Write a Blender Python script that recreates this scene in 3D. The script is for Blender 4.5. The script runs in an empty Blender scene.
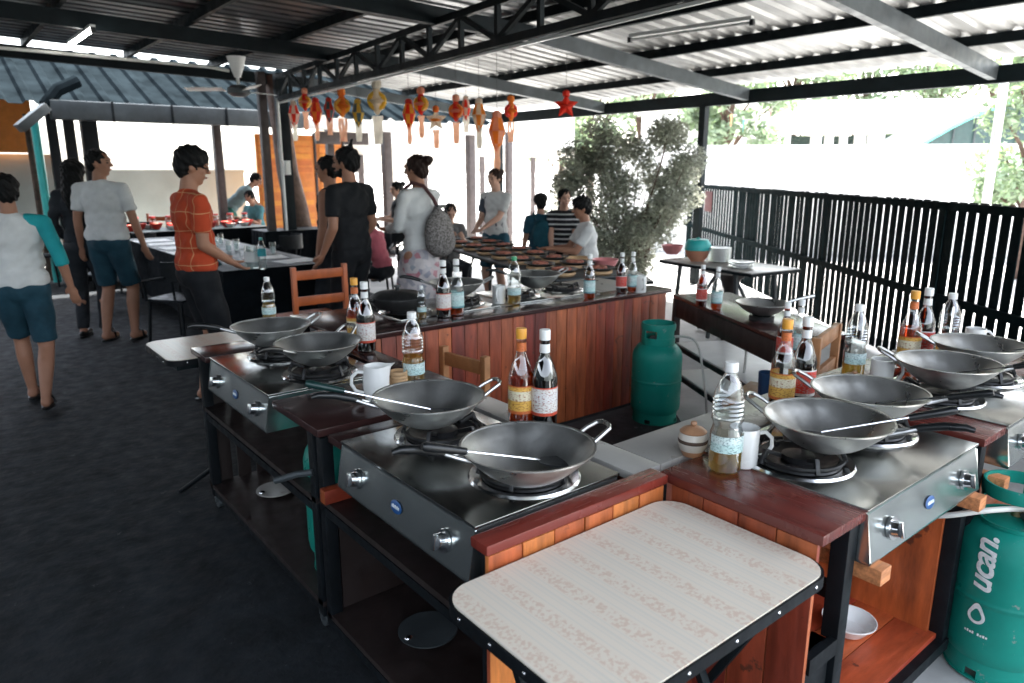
import bpy, bmesh, math, random
from mathutils import Vector, Matrix, Euler
R=math.radians
random.seed(7)
scene=bpy.context.scene
col=scene.collection
# ---------------------------------------------------------------- camera calibration
F=720.;PITCH=R(13.4);CH=1.62;AZ=R(51.2)
def ray(px,py):
    dx=(px-512)/F; dz=-(py-341.5)/F
    f=math.cos(PITCH)+dz*math.sin(PITCH); up=-math.sin(PITCH)+dz*math.cos(PITCH)
    return Vector((f*math.cos(AZ)+dx*math.sin(AZ), f*math.sin(AZ)-dx*math.cos(AZ), up)), f
def at(px,py,z=0.0):
    r,f=ray(px,py); s=(z-CH)/r.z
    return Vector((r.x*s,r.y*s,z))
def atd(px,py,d):
    r,f=ray(px,py); s=d/f
    return Vector((r.x*s,r.y*s,CH+r.z*s))
def at_x(px,py,X):
    r,f=ray(px,py); s=X/r.x
    return Vector((X,r.y*s,CH+r.z*s))
def at_y(px,py,Y):
    r,f=ray(px,py); s=Y/r.y
    return Vector((r.x*s,Y,CH+r.z*s))
cam=bpy.data.cameras.new('camera'); co=bpy.data.objects.new('camera',cam); col.objects.link(co)
cam.sensor_width=36; cam.lens=F*36/1024; cam.clip_end=2000; cam.clip_start=.05
co.location=(0,0,CH); co.rotation_euler=(R(90)-PITCH,0,AZ-R(90)); scene.camera=co
cam.dof.use_dof=True; cam.dof.focus_distance=2.35; cam.dof.aperture_fstop=3.5
# ---------------------------------------------------------------- materials
M={}
def nodes(name):
    m=bpy.data.materials.new(name); m.use_nodes=True; nt=m.node_tree
    return m,nt,nt.nodes['Principled BSDF']
def N(nt,t,**k):
    n=nt.nodes.new(t)
    for a,b in k.items():
        if a in n.inputs: n.inputs[a].default_value=b
        else: setattr(n,a,b)
    return n
def ramp(nt,src,stops):
    r=nt.nodes.new('ShaderNodeValToRGB'); e=r.color_ramp.elements
    while len(e)<len(stops): e.new(.5)
    for i,(p,c) in enumerate(stops): e[i].position=p; e[i].color=(*c,1) if len(c)==3 else c
    nt.links.new(src,r.inputs[0]); return r.outputs[0]
def mat(name,c,rough=.5,metal=0,var=.25,scale=8,bump=0,bscale=60,spec=.5,rvar=.15,island=0,stretch=(1,1,1),trans=0,coat=0,detail=5,chips=None):
    m,nt,b=nodes(name); L=nt.links
    tc=nt.nodes.new('ShaderNodeTexCoord'); mp=nt.nodes.new('ShaderNodeMapping'); mp.inputs['Scale'].default_value=stretch
    L.new(tc.outputs['Object'],mp.inputs[0])
    n=N(nt,'ShaderNodeTexNoise',Scale=scale,Detail=detail,Roughness=.6); L.new(mp.outputs[0],n.inputs['Vector'])
    lo=tuple(v*(1-var) for v in c); hi=tuple(min(1,v*(1+var)) for v in c)
    out=ramp(nt,n.outputs['Fac'],[(.3,lo),(.7,hi)])
    if island:
        g=nt.nodes.new('ShaderNodeNewGeometry'); hs=nt.nodes.new('ShaderNodeHueSaturation')
        mr=N(nt,'ShaderNodeMapRange'); mr.inputs[3].default_value=1-island; mr.inputs[4].default_value=1+island
        L.new(g.outputs['Random Per Island'],mr.inputs[0]); L.new(mr.outputs[0],hs.inputs['Value']); L.new(out,hs.inputs['Color'])
        mr2=N(nt,'ShaderNodeMapRange'); mr2.inputs[3].default_value=.49; mr2.inputs[4].default_value=.515
        L.new(g.outputs['Random Per Island'],mr2.inputs[0]); L.new(mr2.outputs[0],hs.inputs['Hue']); out=hs.outputs[0]
    if chips:
        cc,cs,ct=chips; nc=N(nt,'ShaderNodeTexNoise',Scale=cs,Detail=6.,Roughness=.65); L.new(tc.outputs['Object'],nc.inputs['Vector'])
        fc_=ramp(nt,nc.outputs['Fac'],[(ct,(0,0,0)),(ct+.03,(.8,.8,.8))]); mc=N(nt,'ShaderNodeMix',data_type='RGBA'); mc.inputs[7].default_value=(*cc,1)
        L.new(fc_,mc.inputs[0]); L.new(out,mc.inputs[6]); out=mc.outputs[2]
    L.new(out,b.inputs['Base Color'])
    n2=N(nt,'ShaderNodeTexNoise',Scale=scale*2.3,Detail=4); L.new(mp.outputs[0],n2.inputs['Vector'])
    mr=N(nt,'ShaderNodeMapRange'); mr.inputs[1].default_value=.3; mr.inputs[2].default_value=.7
    mr.inputs[3].default_value=max(.03,rough-rvar*rough); mr.inputs[4].default_value=min(1,rough+rvar)
    L.new(n2.outputs['Fac'],mr.inputs[0]); L.new(mr.outputs[0],b.inputs['Roughness'])
    b.inputs['Metallic'].default_value=metal; b.inputs['Specular IOR Level'].default_value=spec
    b.inputs['Transmission Weight'].default_value=trans; b.inputs['Coat Weight'].default_value=coat
    if bump:
        n3=N(nt,'ShaderNodeTexNoise',Scale=bscale,Detail=4); L.new(mp.outputs[0],n3.inputs['Vector'])
        bp=N(nt,'ShaderNodeBump',Strength=bump,Distance=.01); L.new(n3.outputs['Fac'],bp.inputs['Height']); L.new(bp.outputs[0],b.inputs['Normal'])
    M[name]=m; return m
def glass(name,c,gl=.12,rough=.03):
    m,nt,b=nodes(name); L=nt.links
    t=N(nt,'ShaderNodeBsdfTransparent'); t.inputs[0].default_value=(*c,1)
    g=N(nt,'ShaderNodeBsdfGlossy'); g.inputs['Roughness'].default_value=rough
    lw=N(nt,'ShaderNodeLayerWeight'); lw.inputs[0].default_value=.35
    mr=N(nt,'ShaderNodeMapRange'); mr.inputs[3].default_value=gl*.5; mr.inputs[4].default_value=min(1,gl+.45)
    L.new(lw.outputs['Facing'],mr.inputs[0])
    mx=N(nt,'ShaderNodeMixShader'); L.new(mr.outputs[0],mx.inputs[0]); L.new(t.outputs[0],mx.inputs[1]); L.new(g.outputs[0],mx.inputs[2])
    L.new(mx.outputs[0],nt.nodes['Material Output'].inputs[0]); M[name]=m; return m
mat('floor_dark',(.0115,.0145,.0175),.8,var=.55,scale=5,bump=.5,bscale=28,spec=.25,detail=12,chips=((.05,.055,.06),14,.66))
mat('floor_light',(.42,.42,.41),.75,var=.28,scale=1.7,bump=.2,bscale=25,detail=9)  # pale concrete, colour lifted further in place of daylight that falls short
mat('wood_top',(.12,.025,.019),.2,var=.22,scale=3,stretch=(14,1.2,1),spec=.6,rvar=.1,detail=4)
mat('floor_mid',(.045,.046,.05),.7,var=.4,scale=4,bump=.3,bscale=25,spec=.3,detail=12,chips=((.12,.12,.12),9,.64))
mat('wood_top_x',(.19,.03,.02),.2,var=.22,scale=3,stretch=(1.2,14,1),spec=.6,rvar=.1,detail=4)
mat('wood_top_dark',(.04,.017,.016),.17,var=.25,scale=3,stretch=(1.2,12,1),spec=.6,rvar=.08,detail=4)
mat('plank',(.25,.047,.021),.42,var=.5,scale=5,stretch=(5,5,.8),island=.42,bump=.15,bscale=20,detail=7,chips=((.05,.02,.012),9,.64))
mat('plank_orange',(.44,.11,.035),.42,var=.45,scale=5,stretch=(5,5,.8),island=.3,bump=.1,bscale=20,detail=7,chips=((.12,.03,.012),11,.63))
mat('shelf_wood',(.32,.05,.02),.4,var=.5,scale=4,stretch=(1,5,1),island=.25,bump=.12,detail=7,chips=((.07,.02,.012),8,.63))
mat('dark_wood',(.018,.011,.010),.5,var=.4,scale=6,stretch=(1,1,.5))
mat('ledge',(.38,.365,.335),.28,var=.12,scale=3,spec=.6,rvar=.1,detail=10,chips=((.2,.17,.14),7,.62))
mat('chair_orange',(.45,.10,.022),.4,var=.3,scale=7,stretch=(1,1,.4))
mat('chair_tan',(.42,.19,.075),.45,var=.3,scale=7)
mat('block_wood',(.5,.2,.08),.5,var=.4,scale=12,stretch=(1,6,6))
mat('black_frame',(.005,.007,.009),.5,var=.4,scale=9,spec=.2)
mat('black_steel',(.005,.009,.011),.5,var=.4,scale=4,spec=.15)
mat('fence_wood',(.003,.008,.009),.7,var=.4,scale=6,spec=.02)
mat('grey_steel',(.055,.065,.07),.45,var=.3,scale=4,metal=.3)
mat('inox',(.42,.43,.42),.15,metal=1,var=.05,scale=4,rvar=.06,stretch=(1,6,1))
mat('inox_front',(.58,.63,.62),.17,metal=.95,var=.05,scale=4,rvar=.06)
mat('chrome',(.75,.76,.77),.08,metal=1,var=.05)
mat('wok_in',(.52,.52,.50),.30,metal=.92,var=.3,scale=6,rvar=.2,bump=.05,bscale=30,detail=9)
mat('blade',(.09,.095,.1),.3,metal=.8,var=.3,scale=14)
mat('wok_rim',(.42,.42,.41),.3,metal=1,var=.2,scale=20)
mat('burner',(.012,.012,.013),.35,var=.4,scale=20,metal=.3)
mat('grip_black',(.008,.009,.01),.3,var=.2)
mat('grip_green',(.008,.03,.028),.3,var=.2)
mat('white_ceramic',(.78,.78,.76),.15,var=.03,coat=.3)
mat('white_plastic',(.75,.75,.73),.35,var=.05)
mat('gas_green',(.006,.22,.17),.38,var=.14,scale=5,spec=.3,rvar=.3,bump=.04,bscale=14,detail=8,chips=((.22,.27,.24),22,.655))
mat('brass',(.45,.36,.2),.35,metal=.9)
mat('white_print',(.75,.78,.77),.5,var=.2,scale=40)
mat('hose',(.6,.6,.56),.4,var=.1)
mat('teal_plastic',(.03,.42,.40),.35,var=.1)
mat('pink_plastic',(.62,.22,.22),.35,var=.15)
mat('red_plastic',(.5,.03,.02),.4,var=.3)
mat('blue_glaze',(.02,.06,.14),.3)
mat('black_cloth',(.004,.006,.008),.9,spec=.08,var=.3,bump=.2,bscale=8)
mat('paper',(.55,.55,.54),.6,var=.15,scale=20)
mat('skin',(.42,.22,.15),.5,var=.08,scale=10,spec=.35)
mat('skin_tan',(.33,.16,.10),.5,var=.08,scale=10,spec=.35)
mat('skin_light',(.5,.29,.21),.5,var=.08,scale=10,spec=.35)
mat('hair',(.006,.006,.006),.6,var=.4,scale=60,spec=.15,bump=.25,bscale=90,stretch=(1,1,.25))
mat('hair_brown',(.022,.012,.009),.6,var=.4,scale=60,spec=.15,bump=.25,bscale=90,stretch=(1,1,.25))
mat('eye',(.01,.01,.01),.2); mat('lip',(.3,.09,.07),.5)
def cloth(n,c,var=.12,b=.5,bs=9): return mat(n,c,.8,var=var,scale=6,bump=b,bscale=bs,spec=.2)
cloth('c_white',(.62,.62,.61)); cloth('c_teal',(.02,.30,.32)); cloth('c_denim',(.016,.05,.072),.3); cloth('c_black',(.009,.01,.012))
cloth('c_grey_teal',(.22,.30,.31)); cloth('c_tealshirt',(.10,.26,.29)); cloth('c_green',(.03,.16,.13)); cloth('c_pink',(.6,.16,.2)); cloth('c_dark',(.022,.025,.03),.4)
cloth('c_grey',(.13,.13,.13)); cloth('c_navy',(.015,.06,.09)); cloth('c_jacket',(.01,.055,.075),.3); cloth('c_pale',(.5,.5,.48)); cloth('strap',(.09,.04,.04))
def patterned(name,base,col2,kind,scale):
    m,nt,b=nodes(name); L=nt.links; tc=nt.nodes.new('ShaderNodeTexCoord')
    if kind=='plaid':
        sx=nt.nodes.new('ShaderNodeSeparateXYZ'); L.new(tc.outputs['Object'],sx.inputs[0]); outs=[]
        nz=N(nt,'ShaderNodeTexNoise',Scale=2.); L.new(tc.outputs['Object'],nz.inputs['Vector'])
        for ax,fr in(('X',scale),('Y',scale),('Z',scale*.8)):
            a=N(nt,'ShaderNodeMath',operation='MULTIPLY'); a.inputs[1].default_value=fr; L.new(sx.outputs[ax],a.inputs[0])
            ad=N(nt,'ShaderNodeMath',operation='ADD'); L.new(a.outputs[0],ad.inputs[0]); L.new(nz.outputs[0],ad.inputs[1])
            f=N(nt,'ShaderNodeMath',operation='FRACT'); L.new(ad.outputs[0],f.inputs[0])
            g=N(nt,'ShaderNodeMath',operation='LESS_THAN'); g.inputs[1].default_value=.045; L.new(f.outputs[0],g.inputs[0]); outs.append(g)
        mx=N(nt,'ShaderNodeMath',operation='MAXIMUM'); L.new(outs[0].outputs[0],mx.inputs[0]); L.new(outs[2].outputs[0],mx.inputs[1])
        sc=N(nt,'ShaderNodeMath',operation='MULTIPLY'); sc.inputs[1].default_value=.6; L.new(mx.outputs[0],sc.inputs[0]); fac=sc.outputs[0]
    elif kind=='stripe':
        sx=nt.nodes.new('ShaderNodeSeparateXYZ'); L.new(tc.outputs['Object'],sx.inputs[0])
        a=N(nt,'ShaderNodeMath',operation='MULTIPLY'); a.inputs[1].default_value=scale; L.new(sx.outputs['Z'],a.inputs[0])
        f=N(nt,'ShaderNodeMath',operation='FRACT'); L.new(a.outputs[0],f.inputs[0])
        g=N(nt,'ShaderNodeMath',operation='LESS_THAN'); g.inputs[1].default_value=.3; L.new(f.outputs[0],g.inputs[0]); fac=g.outputs[0]
    elif kind=='floral':
        v=N(nt,'ShaderNodeTexVoronoi',Scale=scale); L.new(tc.outputs['Object'],v.inputs['Vector'])
        c=ramp(nt,v.outputs['Color'],[(0,col2),(.28,base),(.44,(.3,.3,.36)),(.5,base),(.68,base),(.74,(.45,.14,.18)),(.8,base)]); fac=None
        L.new(c,b.inputs['Base Color'])
    elif kind=='print':
        v=N(nt,'ShaderNodeTexNoise',Scale=scale,Detail=6); mp=nt.nodes.new('ShaderNodeMapping'); mp.inputs['Scale'].default_value=(1,1,.4)
        L.new(tc.outputs['Object'],mp.inputs[0]); L.new(mp.outputs[0],v.inputs['Vector'])
        sx=nt.nodes.new('ShaderNodeSeparateXYZ'); L.new(tc.outputs['Object'],sx.inputs[0])
        g=N(nt,'ShaderNodeMath',operation='GREATER_THAN'); g.inputs[1].default_value=.05; L.new(sx.outputs['Y'],g.inputs[0])
        h=N(nt,'ShaderNodeMath',operation='GREATER_THAN'); h.inputs[1].default_value=.56; L.new(v.outputs[0],h.inputs[0])
        k=N(nt,'ShaderNodeMath',operation='MULTIPLY'); L.new(g.outputs[0],k.inputs[0]); L.new(h.outputs[0],k.inputs[1]); fac=k.outputs[0]
    elif kind=='speckle':
        v=N(nt,'ShaderNodeTexNoise',Scale=scale,Detail=8); L.new(tc.outputs['Object'],v.inputs['Vector']); fac=ramp(nt,v.outputs[0],[(.4,(0,0,0)),(.6,(1,1,1))])
    if fac is not None:
        mc=N(nt,'ShaderNodeMix',data_type='RGBA'); mc.inputs[6].default_value=(*base,1); mc.inputs[7].default_value=(*col2,1)
        L.new(fac,mc.inputs[0]); L.new(mc.outputs[2],b.inputs['Base Color'])
    b.inputs['Roughness'].default_value=.8; b.inputs['Specular IOR Level'].default_value=.2
    n3=N(nt,'ShaderNodeTexNoise',Scale=9,Detail=3); L.new(tc.outputs['Object'],n3.inputs['Vector'])
    bp=N(nt,'ShaderNodeBump',Strength=.5,Distance=.02); L.new(n3.outputs[0],bp.inputs['Height']); L.new(bp.outputs[0],b.inputs['Normal'])
    M[name]=m
patterned('c_plaid',(.42,.055,.02),(.6,.4,.2),'plaid',11)
patterned('c_floral',(.6,.55,.55),(.12,.2,.28),'floral',22)
patterned('c_stripe',(.014,.014,.017),(.5,.5,.5),'stripe',16)
patterned('c_print',(.011,.012,.014),(.3,.3,.33),'print',14)
patterned('c_speckle',(.09,.08,.075),(.27,.25,.24),'speckle',70)
patterned('c_birds',(.55,.55,.54),(.05,.06,.08),'print',5)
glass('g_clear',(.93,.95,.94),.16); glass('g_plastic',(.9,.94,.93),.22,.08); glass('g_amber',(.28,.075,.02),.2); glass('g_dark',(.07,.016,.008),.2)
def liquid(n,c):
    m,nt,b=nodes(n); L=nt.links
    t=N(nt,'ShaderNodeBsdfTransparent'); t.inputs[0].default_value=(*c,1)
    d=N(nt,'ShaderNodeBsdfTranslucent'); d.inputs[0].default_value=(*c,1)
    mx=N(nt,'ShaderNodeMixShader'); mx.inputs[0].default_value=.35; L.new(t.outputs[0],mx.inputs[1]); L.new(d.outputs[0],mx.inputs[2])
    L.new(mx.outputs[0],nt.nodes['Material Output'].inputs[0]); M[n]=m
liquid('l_oil',(.93,.70,.25)); liquid('l_red',(.78,.22,.05)); liquid('l_dark',(.05,.008,.006)); liquid('l_water',(.85,.9,.92))
def label_mat(n,base,c2,c3):
    m,nt,b=nodes(n); L=nt.links; tc=nt.nodes.new('ShaderNodeTexCoord'); sx=nt.nodes.new('ShaderNodeSeparateXYZ'); L.new(tc.outputs['Object'],sx.inputs[0])
    mr=N(nt,'ShaderNodeMapRange'); mr.inputs[1].default_value=.03; mr.inputs[2].default_value=.13; L.new(sx.outputs['Z'],mr.inputs[0])
    r=ramp(nt,mr.outputs[0],[(0,c3),(.2,c3),(.22,base),(.5,base),(.52,c2),(.78,c2),(.8,base),(.9,base),(.92,c3),(1,c3)])
    mp=nt.nodes.new('ShaderNodeMapping'); mp.inputs['Scale'].default_value=(1,1,2.5); L.new(tc.outputs['Object'],mp.inputs[0])
    v=N(nt,'ShaderNodeTexNoise',Scale=150.,Detail=2.); L.new(mp.outputs[0],v.inputs['Vector'])
    f=ramp(nt,v.outputs['Fac'],[(.56,(0,0,0)),(.60,(.7,.7,.7))])
    mx=N(nt,'ShaderNodeMix',data_type='RGBA'); mx.inputs[7].default_value=(c3[0]*.5,c3[1]*.5,c3[2]*.5,1); L.new(f,mx.inputs[0]); L.new(r,mx.inputs[6]); L.new(mx.outputs[2],b.inputs['Base Color']); b.inputs['Roughness'].default_value=.4
    M[n]=m
label_mat('lab_yellow',(.72,.42,.09),(.75,.68,.5),(.6,.15,.04)); label_mat('lab_white',(.72,.7,.66),(.72,.7,.68),(.6,.08,.04))
label_mat('lab_red',(.55,.035,.02),(.6,.06,.04),(.7,.68,.66)); label_mat('lab_clear',(.5,.68,.66),(.6,.72,.7),(.12,.3,.32))
mat('cap_yellow',(.75,.33,.03),.4); mat('cap_white',(.78,.78,.76),.35); mat('cap_green',(.02,.3,.12),.4); mat('cap_red',(.5,.03,.02),.4); mat('blue_badge',(.02,.1,.3),.3); mat('badge_pale',(.3,.38,.62),.3)
mat('water_label',(.02,.35,.4),.4)
mat('pot_tan',(.42,.22,.12),.35,var=.2); mat('pot_stripe',(.6,.55,.48),.35,var=.2)
mat('bamboo',(.5,.32,.17),.5,var=.3)
mat('food',(.42,.14,.09),.6,var=.6,scale=30,bump=.5,bscale=50)
mat('iron',(.015,.015,.015),.45)
mat('leaf_bush',(.24,.26,.205),.55,var=.6,scale=3,island=.6); mat('leaf_tree',(.22,.27,.19),.6,var=.5,scale=2,island=.5)
mat('bark',(.09,.055,.04),.85,var=.5,scale=8,bump=.8,bscale=14)
mat('white_wall',(.78,.77,.74),.7,var=.06,scale=2,bump=.1,bscale=30); mat('grey_wall',(.36,.40,.39),.7,var=.12,scale=1.5,bump=.1)
mat('orange_wall',(.62,.2,.03),.6,var=.12); mat('orange_door',(.7,.22,.035),.5,var=.12,island=.15)
mat('green_roof',(.012,.035,.034),.5,var=.2); mat('green_trim',(.1,.45,.4),.5)
mat('window_dark',(.02,.04,.035),.2); mat('timber',(.05,.036,.034),.6,var=.3)
mat('sheet_shaded',(.085,.09,.095),.3,metal=.5,var=.5,scale=2.2,stretch=(.5,3,1),rvar=.2,detail=7)  # darker copy of the galvanized sheet, its shade put into the colour
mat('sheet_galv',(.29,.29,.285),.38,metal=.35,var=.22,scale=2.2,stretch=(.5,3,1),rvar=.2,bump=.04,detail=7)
mat('sheet_dark',(.007,.010,.012),.9,spec=0,metal=.0,var=.5,scale=2,rvar=.2)
mat('lan_red',(.72,.05,.02),.6); mat('lan_orange',(.8,.3,.04),.6); mat('lan_yellow',(.75,.5,.06),.6); mat('lan_white',(.75,.7,.6),.6); mat('lan_dark',(.05,.08,.08),.6); mat('lan_peach',(.8,.45,.3),.6)
for k in('lan_red','lan_orange','lan_yellow','lan_white','lan_peach','leaf_bush','leaf_tree'):
    nt=M[k].node_tree; b=nt.nodes['Principled BSDF']; t=N(nt,'ShaderNodeBsdfTranslucent'); t.inputs[0].default_value={'lan_red':(.8,.06,.02,1),'lan_orange':(.9,.35,.05,1),'lan_yellow':(.85,.6,.08,1),'lan_white':(.85,.8,.7,1),'lan_peach':(.9,.5,.33,1),'leaf_bush':(.3,.31,.25,1),'leaf_tree':(.2,.3,.12,1)}[k]
    mx=N(nt,'ShaderNodeMixShader'); mx.inputs[0].default_value=.35 if k[:4]=='leaf' else .55; nt.links.new(b.outputs[0],mx.inputs[1]); nt.links.new(t.outputs[0],mx.inputs[2]); nt.links.new(mx.outputs[0],nt.nodes['Material Output'].inputs[0])
m,nt,b=nodes('tube_light'); b.inputs['Emission Color'].default_value=(1,.98,.94,1); b.inputs['Emission Strength'].default_value=4; M['tube_light']=m
# laminate with faint floral stripes
m,nt,b=nodes('laminate'); L=nt.links; tc=nt.nodes.new('ShaderNodeTexCoord'); sx=nt.nodes.new('ShaderNodeSeparateXYZ'); L.new(tc.outputs['Object'],sx.inputs[0])
def frac(out,mul,off=0):
    a=N(nt,'ShaderNodeMath',operation='MULTIPLY_ADD'); a.inputs[1].default_value=mul; a.inputs[2].default_value=off; L.new(out,a.inputs[0])
    f=N(nt,'ShaderNodeMath',operation='FRACT'); L.new(a.outputs[0],f.inputs[0]); return f.outputs[0]
fx=frac(sx.outputs['X'],10.)
flw=ramp(nt,fx,[(0,(0,0,0)),(.30,(0,0,0)),(.36,(1,1,1)),(.68,(1,1,1)),(.74,(0,0,0))])
stp=ramp(nt,fx,[(0,(.55,.55,.55)),(.06,(0,0,0)),(.14,(.6,.6,.6)),(.17,(0,0,0)),(.24,(0,0,0)),(.27,(.6,.6,.6)),(.29,(0,0,0)),(.8,(0,0,0)),(.83,(.6,.6,.6)),(.86,(0,0,0))])
v=N(nt,'ShaderNodeTexNoise',Scale=120.,Detail=2.); L.new(tc.outputs['Object'],v.inputs['Vector'])
vv=ramp(nt,v.outputs['Fac'],[(.46,(0,0,0)),(.58,(1,1,1))])
mu=N(nt,'ShaderNodeMix',data_type='RGBA',blend_type='MULTIPLY'); mu.inputs[0].default_value=1; L.new(flw,mu.inputs[6]); L.new(vv,mu.inputs[7])
c1=N(nt,'ShaderNodeMix',data_type='RGBA'); c1.inputs[6].default_value=(.72,.645,.54,1); c1.inputs[7].default_value=(.59,.57,.51,1); L.new(stp,c1.inputs[0])
hf=N(nt,'ShaderNodeMath',operation='MULTIPLY'); hf.inputs[1].default_value=.5; L.new(mu.outputs[2],hf.inputs[0])
c2=N(nt,'ShaderNodeMix',data_type='RGBA'); c2.inputs[7].default_value=(.58,.38,.28,1); L.new(hf.outputs[0],c2.inputs[0]); L.new(c1.outputs[2],c2.inputs[6])
L.new(c2.outputs[2],b.inputs['Base Color']); b.inputs['Roughness'].default_value=.32; M['laminate']=m
# ---------------------------------------------------------------- mesh helpers
class MB:
    def __init__(s): s.bm=bmesh.new()
    def _bev(s,vs,bev):
        if bev:
            es=list({e for v in vs for e in v.link_edges}); bmesh.ops.bevel(s.bm,geom=es,offset=bev,segments=2,affect='EDGES',profile=.6)
    def box(s,x0,x1,y0,y1,z0,z1,bev=0,rz=0,mtx=None):
        r=bmesh.ops.create_cube(s.bm,size=1); vs=r['verts']
        m=Matrix.Translation(((x0+x1)/2,(y0+y1)/2,(z0+z1)/2))@Matrix.Rotation(rz,4,'Z')@Matrix.Diagonal((abs(x1-x0),abs(y1-y0),abs(z1-z0),1))
        if mtx: m=mtx@m
        bmesh.ops.transform(s.bm,matrix=m,verts=vs); s._bev(vs,bev); return s
    def bar(s,p0,p1,w,h,bev=0,up=(0,0,1)):
        p0=Vector(p0);p1=Vector(p1);d=p1-p0;l=d.length;d.normalize();u=Vector(up)
        if abs(d.dot(u))>.98:u=Vector((1,0,0))
        x=d.cross(u).normalized(); z=x.cross(d)
        m=Matrix((x,d,z)).transposed().to_4x4(); m.translation=(p0+p1)/2
        r=bmesh.ops.create_cube(s.bm,size=1); vs=r['verts']
        bmesh.ops.transform(s.bm,matrix=m@Matrix.Diagonal((w,l,h,1)),verts=vs); s._bev(vs,bev); return s
    def cyl(s,p0,p1,r0,r1=None,seg=16):
        r1=r0 if r1 is None else r1
        p0=Vector(p0);p1=Vector(p1);d=p1-p0
        q=d.to_track_quat('Z','Y').to_matrix().to_4x4(); q.translation=(p0+p1)/2
        bmesh.ops.create_cone(s.bm,cap_ends=True,segments=seg,radius1=r0,radius2=r1,depth=d.length,matrix=q); return s
    def ell(s,c,r,rot=None,seg=14):
        m=Matrix.Translation(c)
        if rot is not None:m=m@rot.to_4x4()
        m=m@Matrix.Diagonal((*r,1)) if hasattr(r,'__len__') else m@Matrix.Diagonal((r,r,r,1))
        nv=max(6,seg//2+2); bm=s.bm; V=bm.verts.new; top=V(m@Vector((0,0,1))); bot=V(m@Vector((0,0,-1))); rows=[]
        for i in range(1,nv):
            p=math.pi*i/nv; rows.append([V(m@Vector((math.sin(p)*math.cos(2*math.pi*k/seg),math.sin(p)*math.sin(2*math.pi*k/seg),math.cos(p)))) for k in range(seg)])
        for k in range(seg):
            k2=(k+1)%seg; bm.faces.new((top,rows[0][k],rows[0][k2])); bm.faces.new((bot,rows[-1][k2],rows[-1][k]))
            for i in range(nv-2): bm.faces.new((rows[i][k],rows[i+1][k],rows[i+1][k2],rows[i][k2]))
        return s
    def cap(s,p0,r0,p1,r1,seg=12,flat=False):
        s.ell(p0,r0,seg=seg); s.cyl(p0,p1,r0,r1,seg)
        if not flat:s.ell(p1,r1,seg=seg)
        return s
    def tube(s,pts,r,seg=8,closed=False):
        pts=[Vector(p) for p in pts]; n=len(pts); rings=[]
        for i,p in enumerate(pts):
            a=pts[(i-1)%n] if closed or i>0 else p; b=pts[(i+1)%n] if closed or i<n-1 else p
            d=(b-a).normalized(); 
            if i==0 and not closed: u=Vector((0,0,1)) if abs(d.z)<.9 else Vector((1,0,0))
            elif i==0: u=Vector((0,0,1)) if abs(d.z)<.9 else Vector((1,0,0))
            x=d.cross(u).normalized(); y=x.cross(d).normalized(); u=y
            rr=r[i] if hasattr(r,'__len__') else r
            rings.append([s.bm.verts.new(p+x*math.cos(2*math.pi*k/seg)*rr+y*math.sin(2*math.pi*k/seg)*rr) for k in range(seg)])
        for i in range(n if closed else n-1):
            A=rings[i];B=rings[(i+1)%n]
            for k in range(seg): s.bm.faces.new((A[k],A[(k+1)%seg],B[(k+1)%seg],B[k]))
        if not closed:
            s.bm.faces.new(rings[0][::-1]); s.bm.faces.new(rings[-1])
        return s
    def lathe(s,prof,c=(0,0,0),seg=32,a0=0,a1=None,close=False):
        full=a1 is None; a1=2*math.pi if full else a1; n=seg if full else seg+1; rings=[]
        for (r,z) in prof:
            if r<1e-5: rings.append([s.bm.verts.new((c[0],c[1],c[2]+z))])
            else: rings.append([s.bm.verts.new((c[0]+r*math.cos(a0+(a1-a0)*k/seg),c[1]+r*math.sin(a0+(a1-a0)*k/seg),c[2]+z)) for k in range(n)])
        m=len(prof)
        for i in range(m if close else m-1):
            A=rings[i];B=rings[(i+1)%m]
            for k in range(seg):
                k2=(k+1)%n
                if len(A)==1 and len(B)==1: continue
                if len(A)==1: s.bm.faces.new((A[0],B[k2],B[k]))
                elif len(B)==1: s.bm.faces.new((A[k],A[k2],B[0]))
                else: s.bm.faces.new((A[k],A[k2],B[k2],B[k]))
        if close and not full:
            s.bm.faces.new([r[0] for r in rings]); s.bm.faces.new([r[-1] for r in rings][::-1])
        return s
    def prism(s,poly,z0,z1,mtx=None):
        A=[s.bm.verts.new((x,y,z0)) for x,y in poly];B=[s.bm.verts.new((x,y,z1)) for x,y in poly]
        n=len(poly); s.bm.faces.new(A[::-1]); s.bm.faces.new(B)
        for k in range(n): s.bm.faces.new((A[k],A[(k+1)%n],B[(k+1)%n],B[k]))
        if mtx: bmesh.ops.transform(s.bm,matrix=mtx,verts=A+B)
        return s
    def build(s,name,m,parent=None,smooth=True,auto=True):
        bmesh.ops.recalc_face_normals(s.bm,faces=s.bm.faces)
        me=bpy.data.meshes.new(name); s.bm.to_mesh(me); s.bm.free()
        for k in (m if isinstance(m,(list,tuple)) else [m]): me.materials.append(M[k])
        if smooth:
            for p in me.polygons:p.use_smooth=True
            if auto: me.set_sharp_from_angle(angle=R(38))
        o=bpy.data.objects.new(name,me); col.objects.link(o)
        if parent: o.parent=parent
        return o
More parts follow.
